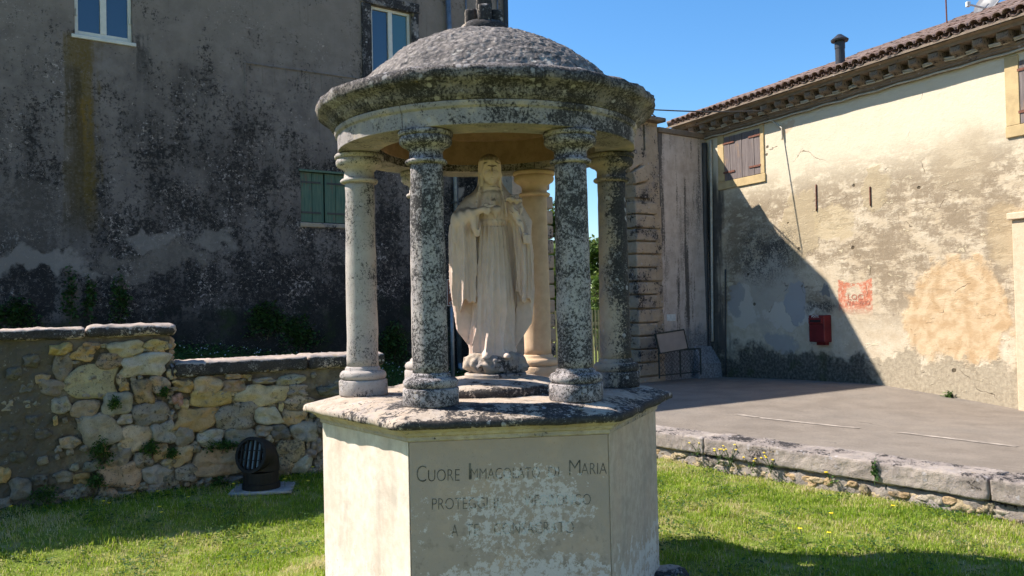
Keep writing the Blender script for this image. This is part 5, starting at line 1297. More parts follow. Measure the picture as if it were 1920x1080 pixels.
for dx, dy in ((1, 0), (-1, 0), (0, 1), (0, -1)):
    cx_, cy_ = dx * 0.085, dy * 0.085
    slab_part('cross_arm', M['finial'], fi, cx_ - (0.037 if dx else 0.042), cx_ + (0.037 if dx else 0.042), cy_ - (0.037 if dy else 0.042), cy_ + (0.037 if dy else 0.042), 0.025, 0.135 + (0.005 if dy else 0), 91 + dx + 3 * dy, amp=0.006, step=0.02, rnd=0.012)
# rough stone foot showing beside the pedestal
fs = slab_part('foot_stone', M['slab'], sh_, 0.98, 1.22, -0.16, 0.06, -0.1, 0.045, 97, amp=0.02, step=0.03, rnd=0.05)
# ------------------------------------------------------------------ statue, carved as a distance field
def surface_nets(D, org, h):
    """vertices and quads of the zero level of D (negative inside)"""
    nx, ny, nz = D.shape; s = D < 0
    c = np.zeros((nx - 1, ny - 1, nz - 1), np.int8)
    for a in (0, 1):
        for b in (0, 1):
            for d in (0, 1): c += s[a:nx - 1 + a, b:ny - 1 + b, d:nz - 1 + d]
    act = (c > 0) & (c < 8); I = np.argwhere(act); vid = np.full(act.shape, -1, np.int64); vid[act] = np.arange(len(I))
    acc = np.zeros((len(I), 3)); cnt = np.zeros(len(I)); cor = [(a, b, d) for a in (0, 1) for b in (0, 1) for d in (0, 1)]
    for i in range(8):
        for j in range(i + 1, 8):
            p, q = np.array(cor[i]), np.array(cor[j])
            if abs(p - q).sum() != 1: continue
            A = D[I[:, 0] + p[0], I[:, 1] + p[1], I[:, 2] + p[2]]; B = D[I[:, 0] + q[0], I[:, 1] + q[1], I[:, 2] + q[2]]
            m = (A < 0) != (B < 0); t = np.where(m, A / np.where(m, A - B, 1), 0)
            acc += np.where(m[:, None], p + (q - p) * t[:, None], 0); cnt += m
    V = org + (I + acc / cnt[:, None]) * h; F = []
    for ax in range(3):
        sl0 = [slice(None)] * 3; sl1 = [slice(None)] * 3; sl0[ax] = slice(0, -1); sl1[ax] = slice(1, None)
        a, b = s[tuple(sl0)], s[tuple(sl1)]; E_ = np.argwhere(a != b); fl = a[tuple(E_.T)]
        o1, o2 = [(1, 2), (2, 0), (0, 1)][ax]
        ok = (E_[:, o1] > 0) & (E_[:, o2] > 0) & (E_[:, o1] < vid.shape[o1]) & (E_[:, o2] < vid.shape[o2]); E_ = E_[ok]; fl = fl[ok]
        def g(d1, d2):
            e = E_.copy(); e[:, o1] -= d1; e[:, o2] -= d2; return vid[tuple(e.T)]
        Q = np.stack([g(1, 1), g(0, 1), g(0, 0), g(1, 0)], -1); Q[~fl] = Q[~fl][:, ::-1]; F.append(Q)
    F = np.concatenate(F); F = F[(F >= 0).all(1)]
    return V, F
def smin(a, b, k):
    h = np.clip(0.5 + 0.5 * (b - a) / k, 0, 1); return b * (1 - h) + a * h - k * h * (1 - h)
def smax(a, b, k): return -smin(-a, -b, k)
class Field:
    def __init__(s, lo, hi, h):
        s.h = h; s.org = np.array(lo, np.float32); n = [int((hi[i] - lo[i]) / h) + 1 for i in range(3)]
        ax = [(lo[i] + h * np.arange(n[i])).astype(np.float32) for i in range(3)]
        s.x, s.y, s.z = np.meshgrid(*ax, indexing='ij', sparse=True); s.n = n
    def sph(s, c, r): return np.sqrt((s.x - c[0]) ** 2 + (s.y - c[1]) ** 2 + (s.z - c[2]) ** 2) - r
    def elp(s, c, r):
        q = np.sqrt(((s.x - c[0]) / r[0]) ** 2 + ((s.y - c[1]) / r[1]) ** 2 + ((s.z - c[2]) / r[2]) ** 2); return (q - 1) * min(r)
    def cap(s, a, b, ra, rb=None):
        rb = ra if rb is None else rb; a = np.array(a, np.float32); b = np.array(b, np.float32); d = b - a; L = float(d @ d)
        t = np.clip(((s.x - a[0]) * d[0] + (s.y - a[1]) * d[1] + (s.z - a[2]) * d[2]) / L, 0, 1)
        return np.sqrt((s.x - a[0] - d[0] * t) ** 2 + (s.y - a[1] - d[1] * t) ** 2 + (s.z - a[2] - d[2] * t) ** 2) - (ra + (rb - ra) * t)
    def chain(s, pts, rr, k=0.01):
        r = None
        for i in range(len(pts) - 1):
            c = s.cap(pts[i], pts[i + 1], rr[i], rr[i + 1]); r = c if r is None else smin(r, c, k)
        return r
    def loft(s, tab):
        """tab rows: z, cx, cy, a, b"""
        T = np.array(tab, np.float32); o = np.argsort(T[:, 0]); T = T[o]; z = s.z
        cx, cy, a, b = [np.interp(z, T[:, 0], T[:, i]).astype(np.float32) for i in range(1, 5)]
        X, Y = (s.x - cx), (s.y - cy); q = np.sqrt((X / a) ** 2 + (Y / b) ** 2); d = (q - 1) * np.minimum(a, b)
        phi = np.arctan2(X / a, -Y / b)
        zz = np.maximum(z - T[-1, 0], T[0, 0] - z)
        return d, phi, zz
def ridge(t, p=0.8): return 1 - 2 * np.abs(np.sin(t / 2)) ** p
f = Field((-0.31, -0.25, 0.09), (0.31, 0.23, 1.43), 0.0052)
x, y, z = f.x, f.y, f.z
# robe
d, phi, zz = f.loft([(0.12, -0.012, 0.0, 0.150, 0.125), (0.20, -0.012, 0.0, 0.142, 0.118), (0.36, -0.008, -0.005, 0.130, 0.112), (0.55, -0.003, -0.008, 0.122, 0.108), (0.75, 0.0, -0.002, 0.110, 0.098), (0.90, 0.0, 0.0, 0.096, 0.088), (0.966, 0.0, 0.0, 0.086, 0.080),
                     (1.03, 0.0, -0.004, 0.098, 0.094), (1.10, 0.0, 0.0, 0.118, 0.088), (1.15, 0.0, 0.0, 0.09, 0.07), (1.175, 0.0, -0.002, 0.055, 0.055)])
sw = 0.5 * np.sin(5.0 * z + 0.6) + 0.25 * np.sin(13 * z)
up = sstep(z, 0.45, 0.65) * sstep(z, 0.985, 0.95); lo = sstep(z, 0.75, 0.4)
d = d - (0.0085 * ridge(20 * phi + 1.2 * sw, 0.7)) * up
d = d - (0.015 * ridge(9 * phi + 2.4 * sw + 0.8, 0.6) + 0.006 * ridge(19 * phi - 2 * sw, 0.7)) * lo
d = d - 0.005 * ridge(24 * phi, 0.8) * sstep(z, 0.99, 1.01) * sstep(z, 1.15, 1.1)
d = d - 0.020 * np.exp(-((x - 0.045) / 0.05) ** 2 - ((z - 0.50) / 0.12) ** 2) * (y < 0)          # bent knee
d = d - 0.010 * np.exp(-((z - 0.966) / 0.013) ** 4)                                                 # belt
d = d + 0.006 * np.exp(-((z - 0.945) / 0.006) ** 2) + 0.004 * np.exp(-((z - 0.966) / 0.003) ** 2)
body = np.maximum(d, zz)
body = smin(body, f.cap((-0.05, -0.11, 0.15), (-0.06, -0.155, 0.135), 0.026, 0.02), 0.02)
body = smin(body, f.cap((0.06, -0.10, 0.15), (0.075, -0.15, 0.138), 0.026, 0.02), 0.02)
# veil over head and shoulders with the face opening
v, vph, vz = f.loft([(0.98, 0.0, 0.04, 0.185, 0.10), (1.05, 0.0, 0.035, 0.165, 0.098), (1.10, -0.002, 0.03, 0.132, 0.092), (1.15, -0.005, 0.024, 0.098, 0.085), (1.20, -0.008, 0.018, 0.078, 0.08), (1.26, -0.009, 0.012, 0.071, 0.08), (1.31, -0.008, -0.004, 0.072, 0.098), (1.345, -0.008, -0.010, 0.068, 0.098), (1.372, -0.008, -0.008, 0.056, 0.080), (1.390, -0.008, -0.002, 0.036, 0.050), (1.400, -0.008, 0.004, 0.012, 0.018)])
v = np.maximum(v - 0.0035 * ridge(13 * vph + 5 * z, 0.8), vz)
opening = smin(f.elp((-0.004, -0.105, 1.268), (0.052, 0.095, 0.066)), f.cap((-0.002, -0.11, 1.21), (0.0, -0.14, 1.02), 0.052, 0.07), 0.02)
veil = smax(v, -opening, 0.005)
veil = smin(veil, f.chain([(-0.062, -0.052, 1.30), (-0.066, -0.045, 1.22), (-0.080, -0.062, 1.15), (-0.092, -0.085, 1.08), (-0.095, -0.09, 1.0)], [0.006, 0.006, 0.007, 0.007, 0.006]), 0.014)
veil = smin(veil, f.chain([(0.046, -0.060, 1.30), (0.052, -0.052, 1.22), (0.068, -0.068, 1.15), (0.084, -0.09, 1.08), (0.09, -0.09, 1.0)], [0.006, 0.006, 0.007, 0.007, 0.006]), 0.014)
# head, turned a little to the right of the picture
ca, sa = math.cos(0.16), math.sin(0.16); hx, hy, hz = -0.004, -0.036, 1.285
class Hd(Field):
    def __init__(s): pass
H = Hd(); xr = (x - hx); yr = (y - hy); H.x = xr * ca + yr * sa - 0.04 * (z - hz); H.y = -xr * sa + yr * ca; H.z = z - hz + 0.0 * x
head = H.elp((0, 0.004, 0.012), (0.055, 0.070, 0.078))
head = smin(head, H.elp((0, -0.020, -0.030), (0.044, 0.050, 0.054)), 0.03)
head = smin(head, H.sph((0, -0.054, -0.070), 0.015), 0.022)                                          # chin
for sx_ in (-1, 1):
    head = smax(head, -H.elp((0.0215 * sx_, -0.079, 0.004), (0.0125, 0.017, 0.0085)), 0.006)
    head = smin(head, H.elp((0.0215 * sx_, -0.0615, 0.003), (0.0095, 0.006, 0.0055)), 0.002)
    head = smin(head, H.chain([(0.036 * sx_, -0.058, 0.014), (0.022 * sx_, -0.068, 0.020), (0.007 * sx_, -0.073, 0.016)], [0.004, 0.005, 0.005]), 0.006)
    head = smin(head, H.sph((0.026 * sx_, -0.052, -0.026), 0.014), 0.02)                               # cheeks
head = smin(head, H.chain([(0, -0.070, 0.014), (0, -0.088, -0.020)], [0.006, 0.0095]), 0.005); head = smin(head, H.cap((-0.007, -0.076, -0.022), (0.007, -0.076, -0.022), 0.006), 0.004)
head = smin(head, H.chain([(-0.014, -0.066, -0.040), (0, -0.073, -0.0385), (0.014, -0.066, -0.040)], [0.003, 0.005, 0.003]), 0.003)
head = smin(head, H.chain([(-0.011, -0.066, -0.050), (0, -0.072, -0.050), (0.011, -0.066, -0.050)], [0.003, 0.0055, 0.003]), 0.003)
head = smax(head, -H.cap((-0.013, -0.077, -0.0447), (0.013, -0.077, -0.0447), 0.0042), 0.002)
hair = smin(H.chain([(-0.012, -0.060, 0.046), (-0.040, -0.052, 0.032), (-0.058, -0.035, -0.03), (-0.055, -0.03, -0.09)], [0.010, 0.012, 0.010, 0.008]), H.chain([(0.012, -0.060, 0.046), (0.040, -0.052, 0.032), (0.058, -0.035, -0.03), (0.055, -0.03, -0.09)], [0.010, 0.012, 0.010, 0.008]), 0.006)
head = smin(head, hair, 0.005)
neck = f.cap((-0.004, -0.02, 1.25), (0.0, -0.005, 1.14), 0.038, 0.048)
fig = smin(body, neck, 0.012); collar = np.sqrt((np.sqrt((x / 1.05) ** 2 + ((y + 0.002) / 1.0) ** 2) - 0.056) ** 2 + (z - 1.168 + 0.25 * y) ** 2) - 0.0065
fig = smin(fig, collar, 0.004); fig = smin(fig, veil, 0.006); fig = smin(fig, head, 0.006)
# mantle on the left of the picture: over the shoulder and arm, falling in folds
m1, p1, z1 = f.loft([(0.15, -0.155, 0.045, 0.045, 0.07), (0.30, -0.170, 0.035, 0.072, 0.09), (0.45, -0.176, 0.015, 0.084, 0.105), (0.65, -0.180, 0.0, 0.088, 0.115), (0.85, -0.182, -0.01, 0.088, 0.12), (0.95, -0.178, -0.012, 0.088, 0.12), (1.02, -0.160, -0.005, 0.085, 0.105), (1.08, -0.128, 0.005, 0.072, 0.085), (1.12, -0.100, 0.01, 0.062, 0.075), (1.17, -0.07, 0.015, 0.042, 0.06), (1.22, -0.055, 0.015, 0.02, 0.03)])
m1 = m1 - (0.014 * ridge(7 * p1 + 1.2 * np.sin(6 * z) + 0.5, 0.7) + 0.004 * ridge(15 * p1 + 3 * z, 0.8)) * sstep(z, 1.03, 0.9)
zig = 0.022 * np.sin(70 * x + 1.0) + 0.012 * np.sin(130 * x)
hem_f = np.interp(x, [-0.28, -0.22, -0.16, -0.10, -0.07], [0.46, 0.44, 0.47, 0.50, 0.56]).astype(np.float32) + zig
hem_b = np.interp(x, [-0.27, -0.245, -0.20, -0.155, -0.12], [0.36, 0.31, 0.25, 0.19, 0.2]).astype(np.float32)
hem = hem_b + (hem_f - hem_b) * sstep(y, 0.015, 0.0)
m1 = smax(np.maximum(m1, z1), hem - z, 0.006)
fig = smin(fig, m1, 0.010)
# mantle on the right
m2, p2, z2 = f.loft([(0.17, 0.135, 0.05, 0.04, 0.06), (0.30, 0.172, 0.035, 0.055, 0.08), (0.46, 0.188, 0.015, 0.055, 0.10), (0.62, 0.192, 0.0, 0.054, 0.105), (0.80, 0.190, -0.005, 0.055, 0.105), (0.92, 0.180, -0.005, 0.055, 0.10), (1.0, 0.158, 0.0, 0.06, 0.09), (1.07, 0.126, 0.005, 0.058, 0.08), (1.12, 0.095, 0.01, 0.05, 0.07), (1.17, 0.065, 0.015, 0.036, 0.055), (1.22, 0.05, 0.015, 0.018, 0.03)])
m2 = m2 - (0.013 * ridge(7 * p2 + 1.5 * np.sin(7 * z) + 1.5, 0.7) + 0.004 * ridge(16 * p2 - 4 * z, 0.8)) * sstep(z, 1.03, 0.9)
hem_f = np.interp(x, [0.10, 0.14, 0.19, 0.25], [0.56, 0.52, 0.475, 0.46]).astype(np.float32) + 0.02 * np.sin(95 * x)
hem_b = np.interp(x, [0.10, 0.14, 0.19, 0.25], [0.19, 0.2, 0.27, 0.36]).astype(np.float32)
hem = hem_b + (hem_f - hem_b) * sstep(y, 0.015, 0.0)
m2 = smax(np.maximum(m2, z2), hem - z, 0.006)
fig = smin(fig, m2, 0.010)
back = f.loft([(0.17, -0.01, 0.07, 0.14, 0.07), (0.5, 0.0, 0.07, 0.19, 0.075), (1.0, 0.0, 0.05, 0.18, 0.08)]); fig = smin(fig, np.maximum(back[0], back[2]), 0.02)
# hanging edges of the mantle
def cascade(x0, y0, z0, x1, y1, z1, n, amp, r0, r1):
    P = []; R = []
    for i in range(n + 1):
        t = i / n; P.append((x0 + (x1 - x0) * t + amp * (1 if i % 2 else -1) * (0.4 + 0.6 * t), y0 + (y1 - y0) * t - 0.008 * (i % 2), z0 + (z1 - z0) * t)); R.append(r0 + (r1 - r0) * t)
    return f.chain(P, R, 0.006)
for (xa, za, xb, zb, ya) in ((-0.155, 0.93, -0.150, 0.50, -0.122), (-0.195, 0.90, -0.19, 0.47, -0.118), (-0.228, 0.86, -0.222, 0.50, -0.095), (-0.135, 0.80, -0.125, 0.52, -0.122), (0.165, 0.66, 0.17, 0.50, -0.112), (0.225, 0.78, 0.225, 0.48, -0.088), (0.14, 0.62, 0.145, 0.52, -0.115)):
    fig = smax(fig, -f.chain([(xa, ya, za), ((xa + xb) / 2 + 0.006, ya, (za + zb) / 2), (xb, ya, zb)], [0.003, 0.008, 0.010]), 0.008)
fig = smax(fig, -f.chain([(0.118, -0.135, 0.92), (0.116, -0.138, 0.78), (0.135, -0.135, 0.735)], [0.016, 0.018, 0.010]), 0.01)
# arms
fig = smin(fig, f.chain([(-0.13, 0.0, 1.085), (-0.195, -0.055, 0.985)], [0.058, 0.056]), 0.025)
slv = f.chain([(-0.195, -0.07, 0.985), (-0.115, -0.135, 1.015)], [0.055, 0.036]); slv = slv - 0.003 * np.sin(120 * x + 60 * z)
fig = smin(fig, slv, 0.02)
cuff = f.chain([(-0.112, -0.13, 1.0), (-0.098, -0.128, 0.93), (-0.092, -0.122, 0.89)], [0.030, 0.028, 0.018]); fig = smin(fig, cuff, 0.015)
fig = smax(fig, -f.elp((-0.086, -0.148, 0.955), (0.010, 0.022, 0.045)), 0.006)
fig = smin(fig, f.chain([(-0.125, -0.132, 1.014), (-0.068, -0.152, 1.032)], [0.026, 0.020]), 0.006)
hand = f.chain([(-0.068, -0.152, 1.033), (-0.044, -0.160, 1.036)], [0.020, 0.021])
for (a, b, c) in (((-0.036, -0.163, 1.050), (-0.012, -0.163, 1.054), (0.008, -0.155, 1.058)), ((-0.034, -0.170, 1.038), (-0.016, -0.176, 1.036), (-0.020, -0.163, 1.028)), ((-0.034, -0.170, 1.026), (-0.018, -0.174, 1.022), (-0.022, -0.160, 1.015)), ((-0.038, -0.166, 1.015), (-0.024, -0.168, 1.010), (-0.028, -0.155, 1.005)), ((-0.052, -0.16, 1.05), (-0.036, -0.158, 1.066), (-0.018, -0.152, 1.068))):
    hand = smin(hand, f.chain([a, b, c], [0.0088, 0.0082, 0.0072]), 0.003)
fig = smin(fig, hand, 0.004)
fig = smin(fig, f.chain([(0.13, 0.0, 1.085), (0.20, -0.01, 0.96), (0.208, -0.085, 0.875)], [0.052, 0.048, 0.032]), 0.02)
hand = f.chain([(0.207, -0.09, 0.872), (0.214, -0.128, 0.858)], [0.021, 0.022])
for i in range(4):
    zf = 0.872 - 0.0135 * i; hand = smin(hand, f.chain([(0.226, -0.138, zf), (0.212, -0.158, zf - 0.002), (0.192, -0.152, zf - 0.004)], [0.0085, 0.008, 0.007]), 0.003)
hand = smin(hand, f.chain([(0.205, -0.125, 0.88), (0.190, -0.150, 0.886)], [0.009, 0.0075]), 0.003)
fig = smin(fig, hand, 0.004)
heart = smin(smin(f.sph((0.004, -0.098, 1.042), 0.025), f.sph((0.036, -0.096, 1.040), 0.025), 0.010), f.cap((0.020, -0.098, 1.032), (0.024, -0.090, 0.990), 0.027, 0.006), 0.012)
heart = smin(heart, f.chain([(0.018, -0.098, 1.066), (0.012, -0.096, 1.086), (0.018, -0.088, 1.112)], [0.010, 0.014, 0.004]), 0.004)
fig = smin(fig, heart, 0.004)
fig = np.maximum(fig, 0.13 - z)
Vf, Ff = surface_nets(fig.astype(np.float32), f.org, f.h)
st_ = empty('statue', (-0.118, 5.43, 1.292), 0.02); st_.scale = (1.024,) * 3
tag(st_, 'cream stone statue of a veiled robed woman holding lilies, hand at her heart', 'statue')
mk('figure', Vf, Ff, M['statue'], st_, smooth=True)
f2 = Field((-0.22, -0.21, -0.02), (0.22, 0.21, 0.20), 0.008)
Pn = np.stack(np.broadcast_arrays(f2.x, f2.y, f2.z), -1)
rk = smin(f2.elp((0, 0, 0.07), (0.175, 0.16, 0.075)), f2.elp((-0.06, -0.03, 0.11), (0.115, 0.11, 0.06)), 0.03); rk = smin(rk, f2.elp((0.09, -0.02, 0.115), (0.08, 0.10, 0.045)), 0.02)
rk = rk - 0.014 * fbm(Pn, 11, 3, 5) - 0.006 * fbm(Pn, 30, 2, 8); rk = np.maximum(rk, 0.034 - f2.z)
V2, F2 = surface_nets(rk.astype(np.float32), f2.org, f2.h); mk('rock', V2, F2, M['rock'], st_, smooth=True)
mk('plinth', *lathe([(0.188, -0.01), (0.193, 0.0), (0.193, 0.028), (0.186, 0.035), (0.17, 0.036)], 48), M['rock'], st_)
# lily spray held in the left hand
f3 = Field((0.05, -0.21, 0.80), (0.26, -0.04, 1.16), 0.0055)
ly = f3.chain([(0.198, -0.148, 0.86), (0.165, -0.142, 0.96), (0.135, -0.128, 1.06)], [0.006, 0.006, 0.006])
for (a, b, w) in (((0.195, -0.152, 0.90), (0.14, -0.150, 1.0), 0.016), ((0.19, -0.15, 0.93), (0.105, -0.132, 1.035), 0.014), ((0.175, -0.155, 0.97), (0.12, -0.15, 1.06), 0.014), ((0.17, -0.13, 0.99), (0.185, -0.115, 1.08), 0.013)):
    mid_ = [(a[i] + b[i]) / 2 for i in range(3)]; ly = smin(ly, f3.chain([a, mid_, b], [0.004, w, 0.003]), 0.004)
for cx_, cy_, cz_ in ((0.118, -0.12, 1.085), (0.155, -0.125, 1.075), (0.14, -0.10, 1.10)):
    for q in range(5):
        t_ = q * 1.257 + cx_ * 30; ly = smin(ly, f3.chain([(cx_, cy_, cz_), (cx_ + 0.02 * math.cos(t_), cy_ + 0.02 * math.sin(t_) - 0.008, cz_ + 0.018), (cx_ + 0.034 * math.cos(t_), cy_ + 0.034 * math.sin(t_) - 0.01, cz_ + 0.006)], [0.009, 0.009, 0.004]), 0.003)
V3, F3 = surface_nets(ly.astype(np.float32), f3.org, f3.h); mk('lily_spray', V3, F3, M['statue'], st_, smooth=True)
# ------------------------------------------------------------------ grass, weeds, flowers, trees
def tint_mesh(V, F, t, name):
    m = me_from(V, F, name); a = m.attributes.new('tint', 'FLOAT', 'POINT'); a.data.foreach_set('value', np.asarray(t, np.float32)); return m
def blades(P, L, W, lean, tint, seed):
    """P base points (n,3); one bent triangle strip per blade"""
    r = np.random.default_rng(seed); n = len(P); th = r.uniform(0, 6.283, n); ln = r.uniform(0.2, 1.0, n) * lean
    d = np.stack([np.cos(th), np.sin(th), np.zeros(n)], -1); s = np.stack([-np.sin(th), np.cos(th), np.zeros(n)], -1)
    up = np.array([0, 0, 1.0]); L = L[:, None]; W = W[:, None] / 2; ln = ln[:, None]
    b0, b1 = P - s * W, P + s * W; mid = P + up * L * 0.55 + d * L * ln * 0.3; m0, m1 = mid - s * W * 0.8, mid + s * W * 0.8
    tip = P + up * L * (1 - 0.35 * ln) + d * L * ln
    V = np.stack([b0, b1, m1, m0, tip], 1).reshape(-1, 3); i = np.arange(n)[:, None] * 5
    F = np.concatenate([i + np.array([[0, 1, 2]]), i + np.array([[0, 2, 3]]), i + np.array([[3, 2, 4]])])
    T = np.repeat(tint, 5); return V, F, T
def scatter(n, x0, x1, y0, y1, ok, seed):
    r = np.random.default_rng(seed); X = r.uniform(x0, x1, n); Y = r.uniform(y0, y1, n); k = ok(X, Y); return X[k], Y[k]
def hex_in(X, Y):
    x_, y_ = X - SHC[0], Y - SHC[1]; c, s = math.cos(-SHA), math.sin(-SHA); u, v = x_ * c - y_ * s, x_ * s + y_ * c; r = np.zeros(len(X)) - 9
    for k in range(6):
        a = math.radians(60 * k + 30); r = np.maximum(r, u * math.cos(a) + v * math.sin(a))
    return r < ap + 0.005
okl = lambda X, Y: (d_kerb(X, Y) > 0.0) & (d_wall(X, Y) > -0.01) & ~hex_in(X, Y) & (np.abs(X) < 0.66 * Y + 0.3) & ~((np.abs(X - LP[0] - 0.02) < 0.27) & (np.abs(Y - LP[1] - 0.03) < 0.2))
X, Y = scatter(420000, -5.2, 5.0, 4.7, 10.2, okl, 3)
Z = lawn_z(X, Y); P = np.stack([X, Y, Z], -1); r = np.random.default_rng(9)
nz = fbm(P, 2.2, 3, 77); nz2 = fbm(P, 9.0, 2, 78); keep = r.uniform(0, 1, len(X)) < np.clip(0.75 + 0.5 * nz2 + 0.25 * nz, 0.18, 1); P, nz, nz2 = P[keep], nz[keep], nz2[keep]; n = len(P)
nz3 = fbm(P, 1.3, 3, 79); tint = np.clip(0.42 + 0.17 * r.normal(size=n) - 0.2 * nz + 0.5 * sstep(nz3, 0.15, 0.6) * r.uniform(0.2, 1, n) + (r.uniform(0, 1, n) < 0.16) * 0.4, 0, 1)
L = np.clip(0.030 + 0.012 * r.normal(size=n) + 0.012 * nz2 + 0.02 * (d_wall(P[:, 0], P[:, 1]) < 0.25), 0.012, 0.09); W = r.uniform(0.003, 0.0065, n)
V, F, T = blades(P, L, W, 0.9, tint, 5)
g = link_mesh('grass', tint_mesh(V, F, T, 'grass'), M['grass']); tag(g, 'short green and straw coloured lawn grass', 'grass', kind='stuff')
# broader weeds and clover leaves in the lawn and at the wall foot
def leaves(P, size, tint, seed, flat=0.5):
    r = np.random.default_rng(seed); n = len(P); th = r.uniform(0, 6.283, n); a = np.stack([np.cos(th), np.sin(th), r.uniform(-flat, flat, n)], -1); b = np.stack([-np.sin(th), np.cos(th), r.uniform(-flat, flat, n)], -1)
    s = size[:, None]; V = np.stack([P, P + a * s * .5 + b * s * .32, P + a * s, P + a * s * .5 - b * s * .32], 1).reshape(-1, 3); i = np.arange(n)[:, None] * 4
    return V, i + np.array([[0, 1, 2, 3]]), np.repeat(tint, 4)
X, Y = scatter(60000, -5.2, 5.0, 5.0, 10.0, lambda X, Y: okl(X, Y) & ((fbm(np.stack([X, Y, X * 0], -1), 3.2, 3, 21) > 0.28) | (d_wall(X, Y) < 0.35)), 4)
P = np.stack([X, Y, lawn_z(X, Y) + r.uniform(0.005, 0.05, len(X))], -1)
V, F, T = leaves(P, r.uniform(0.012, 0.035, len(X)), r.uniform(0, 1, len(X)), 6)
o = link_mesh('clover', tint_mesh(V, F, T, 'clover'), M['weed']); tag(o, 'dark clover and weed leaves among the lawn grass', 'clover', kind='stuff')
X, Y = scatter(90000, -9, 1.2, 8.0, 18, lambda X, Y: (d_wall(X, Y) < -0.5) & ((X - FH.o[0]) * 0.6 - (Y - FH.o[1]) * 0.8 > 0.03) & (np.abs(X) < 0.62 * Y + 0.3), 14)
P = np.stack([X, Y, terr_z(X, Y) + r.uniform(0.01, 0.14, len(X))], -1)
V, F, T = leaves(P, r.uniform(0.02, 0.06, len(X)), r.uniform(0, 1, len(X)), 16)
o = link_mesh('terrace_weeds', tint_mesh(V, F, T, 'weeds'), M['weed']); tag(o, 'low dark weeds on the raised ground behind the rubble wall', 'weeds', kind='stuff')
wf = MB()
for i in r.choice(len(X), 700, replace=False):
    if X[i] > -1.0 or Y[i] < 11: continue
    c = P[i] + np.array([0, 0, 0.04]); wf.add([c + (0.012, 0, 0), c + (0, 0.012, 0), c - (0.012, 0, 0), c - (0, 0.012, 0), c + (0, 0, 0.01)], [(0, 1, 4), (1, 2, 4), (2, 3, 4), (3, 0, 4)])
o = wf.build('white_clover_flowers', M['petal_w']); tag(o, 'tiny white flowers among the weeds by the dark house', 'flowers', kind='stuff')
# plants in the joints of the rubble wall and ivy on the dark house
def leaf_patch(name, fr, px, py, rx, rz, n, seed, label, cat, group, mat='ivy', depth=0.06, size=(0.02, 0.045), stem=True, out=0.03):
    r = np.random.default_rng(seed); u, z = fr.px(px, py, out); q = empty(name, fr.w(u, -out, z - rz), fr.ang); tag(q, label, cat, group)
    A = r.normal(size=(n, 2)) * 0.5; A = A[np.hypot(A[:, 0], A[:, 1]) < 1.15]; n = len(A); wob = 0.35 * np.sin(A[:, 1] * 4 + seed)
    P = np.stack([(A[:, 0] + wob * 0.5) * rx * (1 - 0.35 * A[:, 1]), -r.uniform(0, depth, n), rz + A[:, 1] * rz], -1)
    V, F, T = leaves(P, r.uniform(size[0], size[1], n), r.uniform(0, 1, n), seed, 1.0)
    link_mesh('foliage', tint_mesh(V, F, T, name), M[mat], q)
    if stem: mk('stem', *tube([(0, 0.0, -0.04), (rx * 0.2, -0.01, rz * 0.8), (-rx * 0.1, -0.01, rz * 1.7)], [0.008, 0.006, 0.003], 5), M['bark'], q)
    return q
for i, (px, py, rx, rz, lab) in enumerate(((30, 590, 0.30, 0.25, 'spreading ivy low on the dark house at the far left'), (132, 550, 0.10, 0.42, 'slender ivy column on the dark house, left of the next two'), (168, 560, 0.09, 0.36, 'thin ivy strand between two taller ivy columns on the dark house'), (224, 562, 0.15, 0.40, 'thickest upright ivy column on the dark house'), (500, 600, 0.4, 0.3, 'dark ivy patch on the house foot above the low capstone'), (560, 625, 0.35, 0.3, 'sparse ivy on the house foot beside the shrine'), (735, 645, 0.35, 0.4, 'ivy at the house foot seen right of the pale column'))):
    leaf_patch('ivy', FH, px, py, rx, rz, int(2600 * rx * (0.6 + rz)), 300 + i, lab, 'ivy', 'ivy on the dark house', size=(0.03, 0.075))
for i, (px, py, rx, rz, lab) in enumerate(((190, 845, 0.09, 0.13, 'green weed tuft in the middle joints of the rubble wall'), (282, 838, 0.08, 0.07, 'round weed tuft beside a grey stone in the rubble wall'), (306, 735, 0.05, 0.05, 'small weed under the salmon stone in the rubble wall'), (322, 848, 0.05, 0.05, 'small weed tuft right of the round tuft in the rubble wall'), (415, 833, 0.16, 0.05, 'flat weed strip above the large tan stone'), (215, 755, 0.05, 0.06, 'tiny weed high in the rubble wall joints'), (180, 900, 0.08, 0.07, 'weed tuft near the foot of the rubble wall'), (85, 925, 0.12, 0.08, 'leafy weed at the wall foot on the far left'), (410, 912, 0.12, 0.10, 'leafy weed at the wall foot beside the floodlight'), (560, 905, 0.14, 0.10, 'weeds at the wall foot next to the pedestal'))):
    leaf_patch('wall_weed', FW, px, py, rx, rz, int(420 * (rx + rz) / 0.15), 400 + i, lab, 'weed', 'weeds growing in the rubble wall', 'weed', 0.10, (0.012, 0.03), True, 0.05)
def on_lawn(px, py, dz=0.0):
    z = 0.0
    for _ in range(8):
        p = hit_plane(px, py, (0, 0, z + dz), (0, 0, 1)); z = float(lawn_z(np.array([p[0]]), np.array([p[1]]))[0])
    p[2] = z; return p
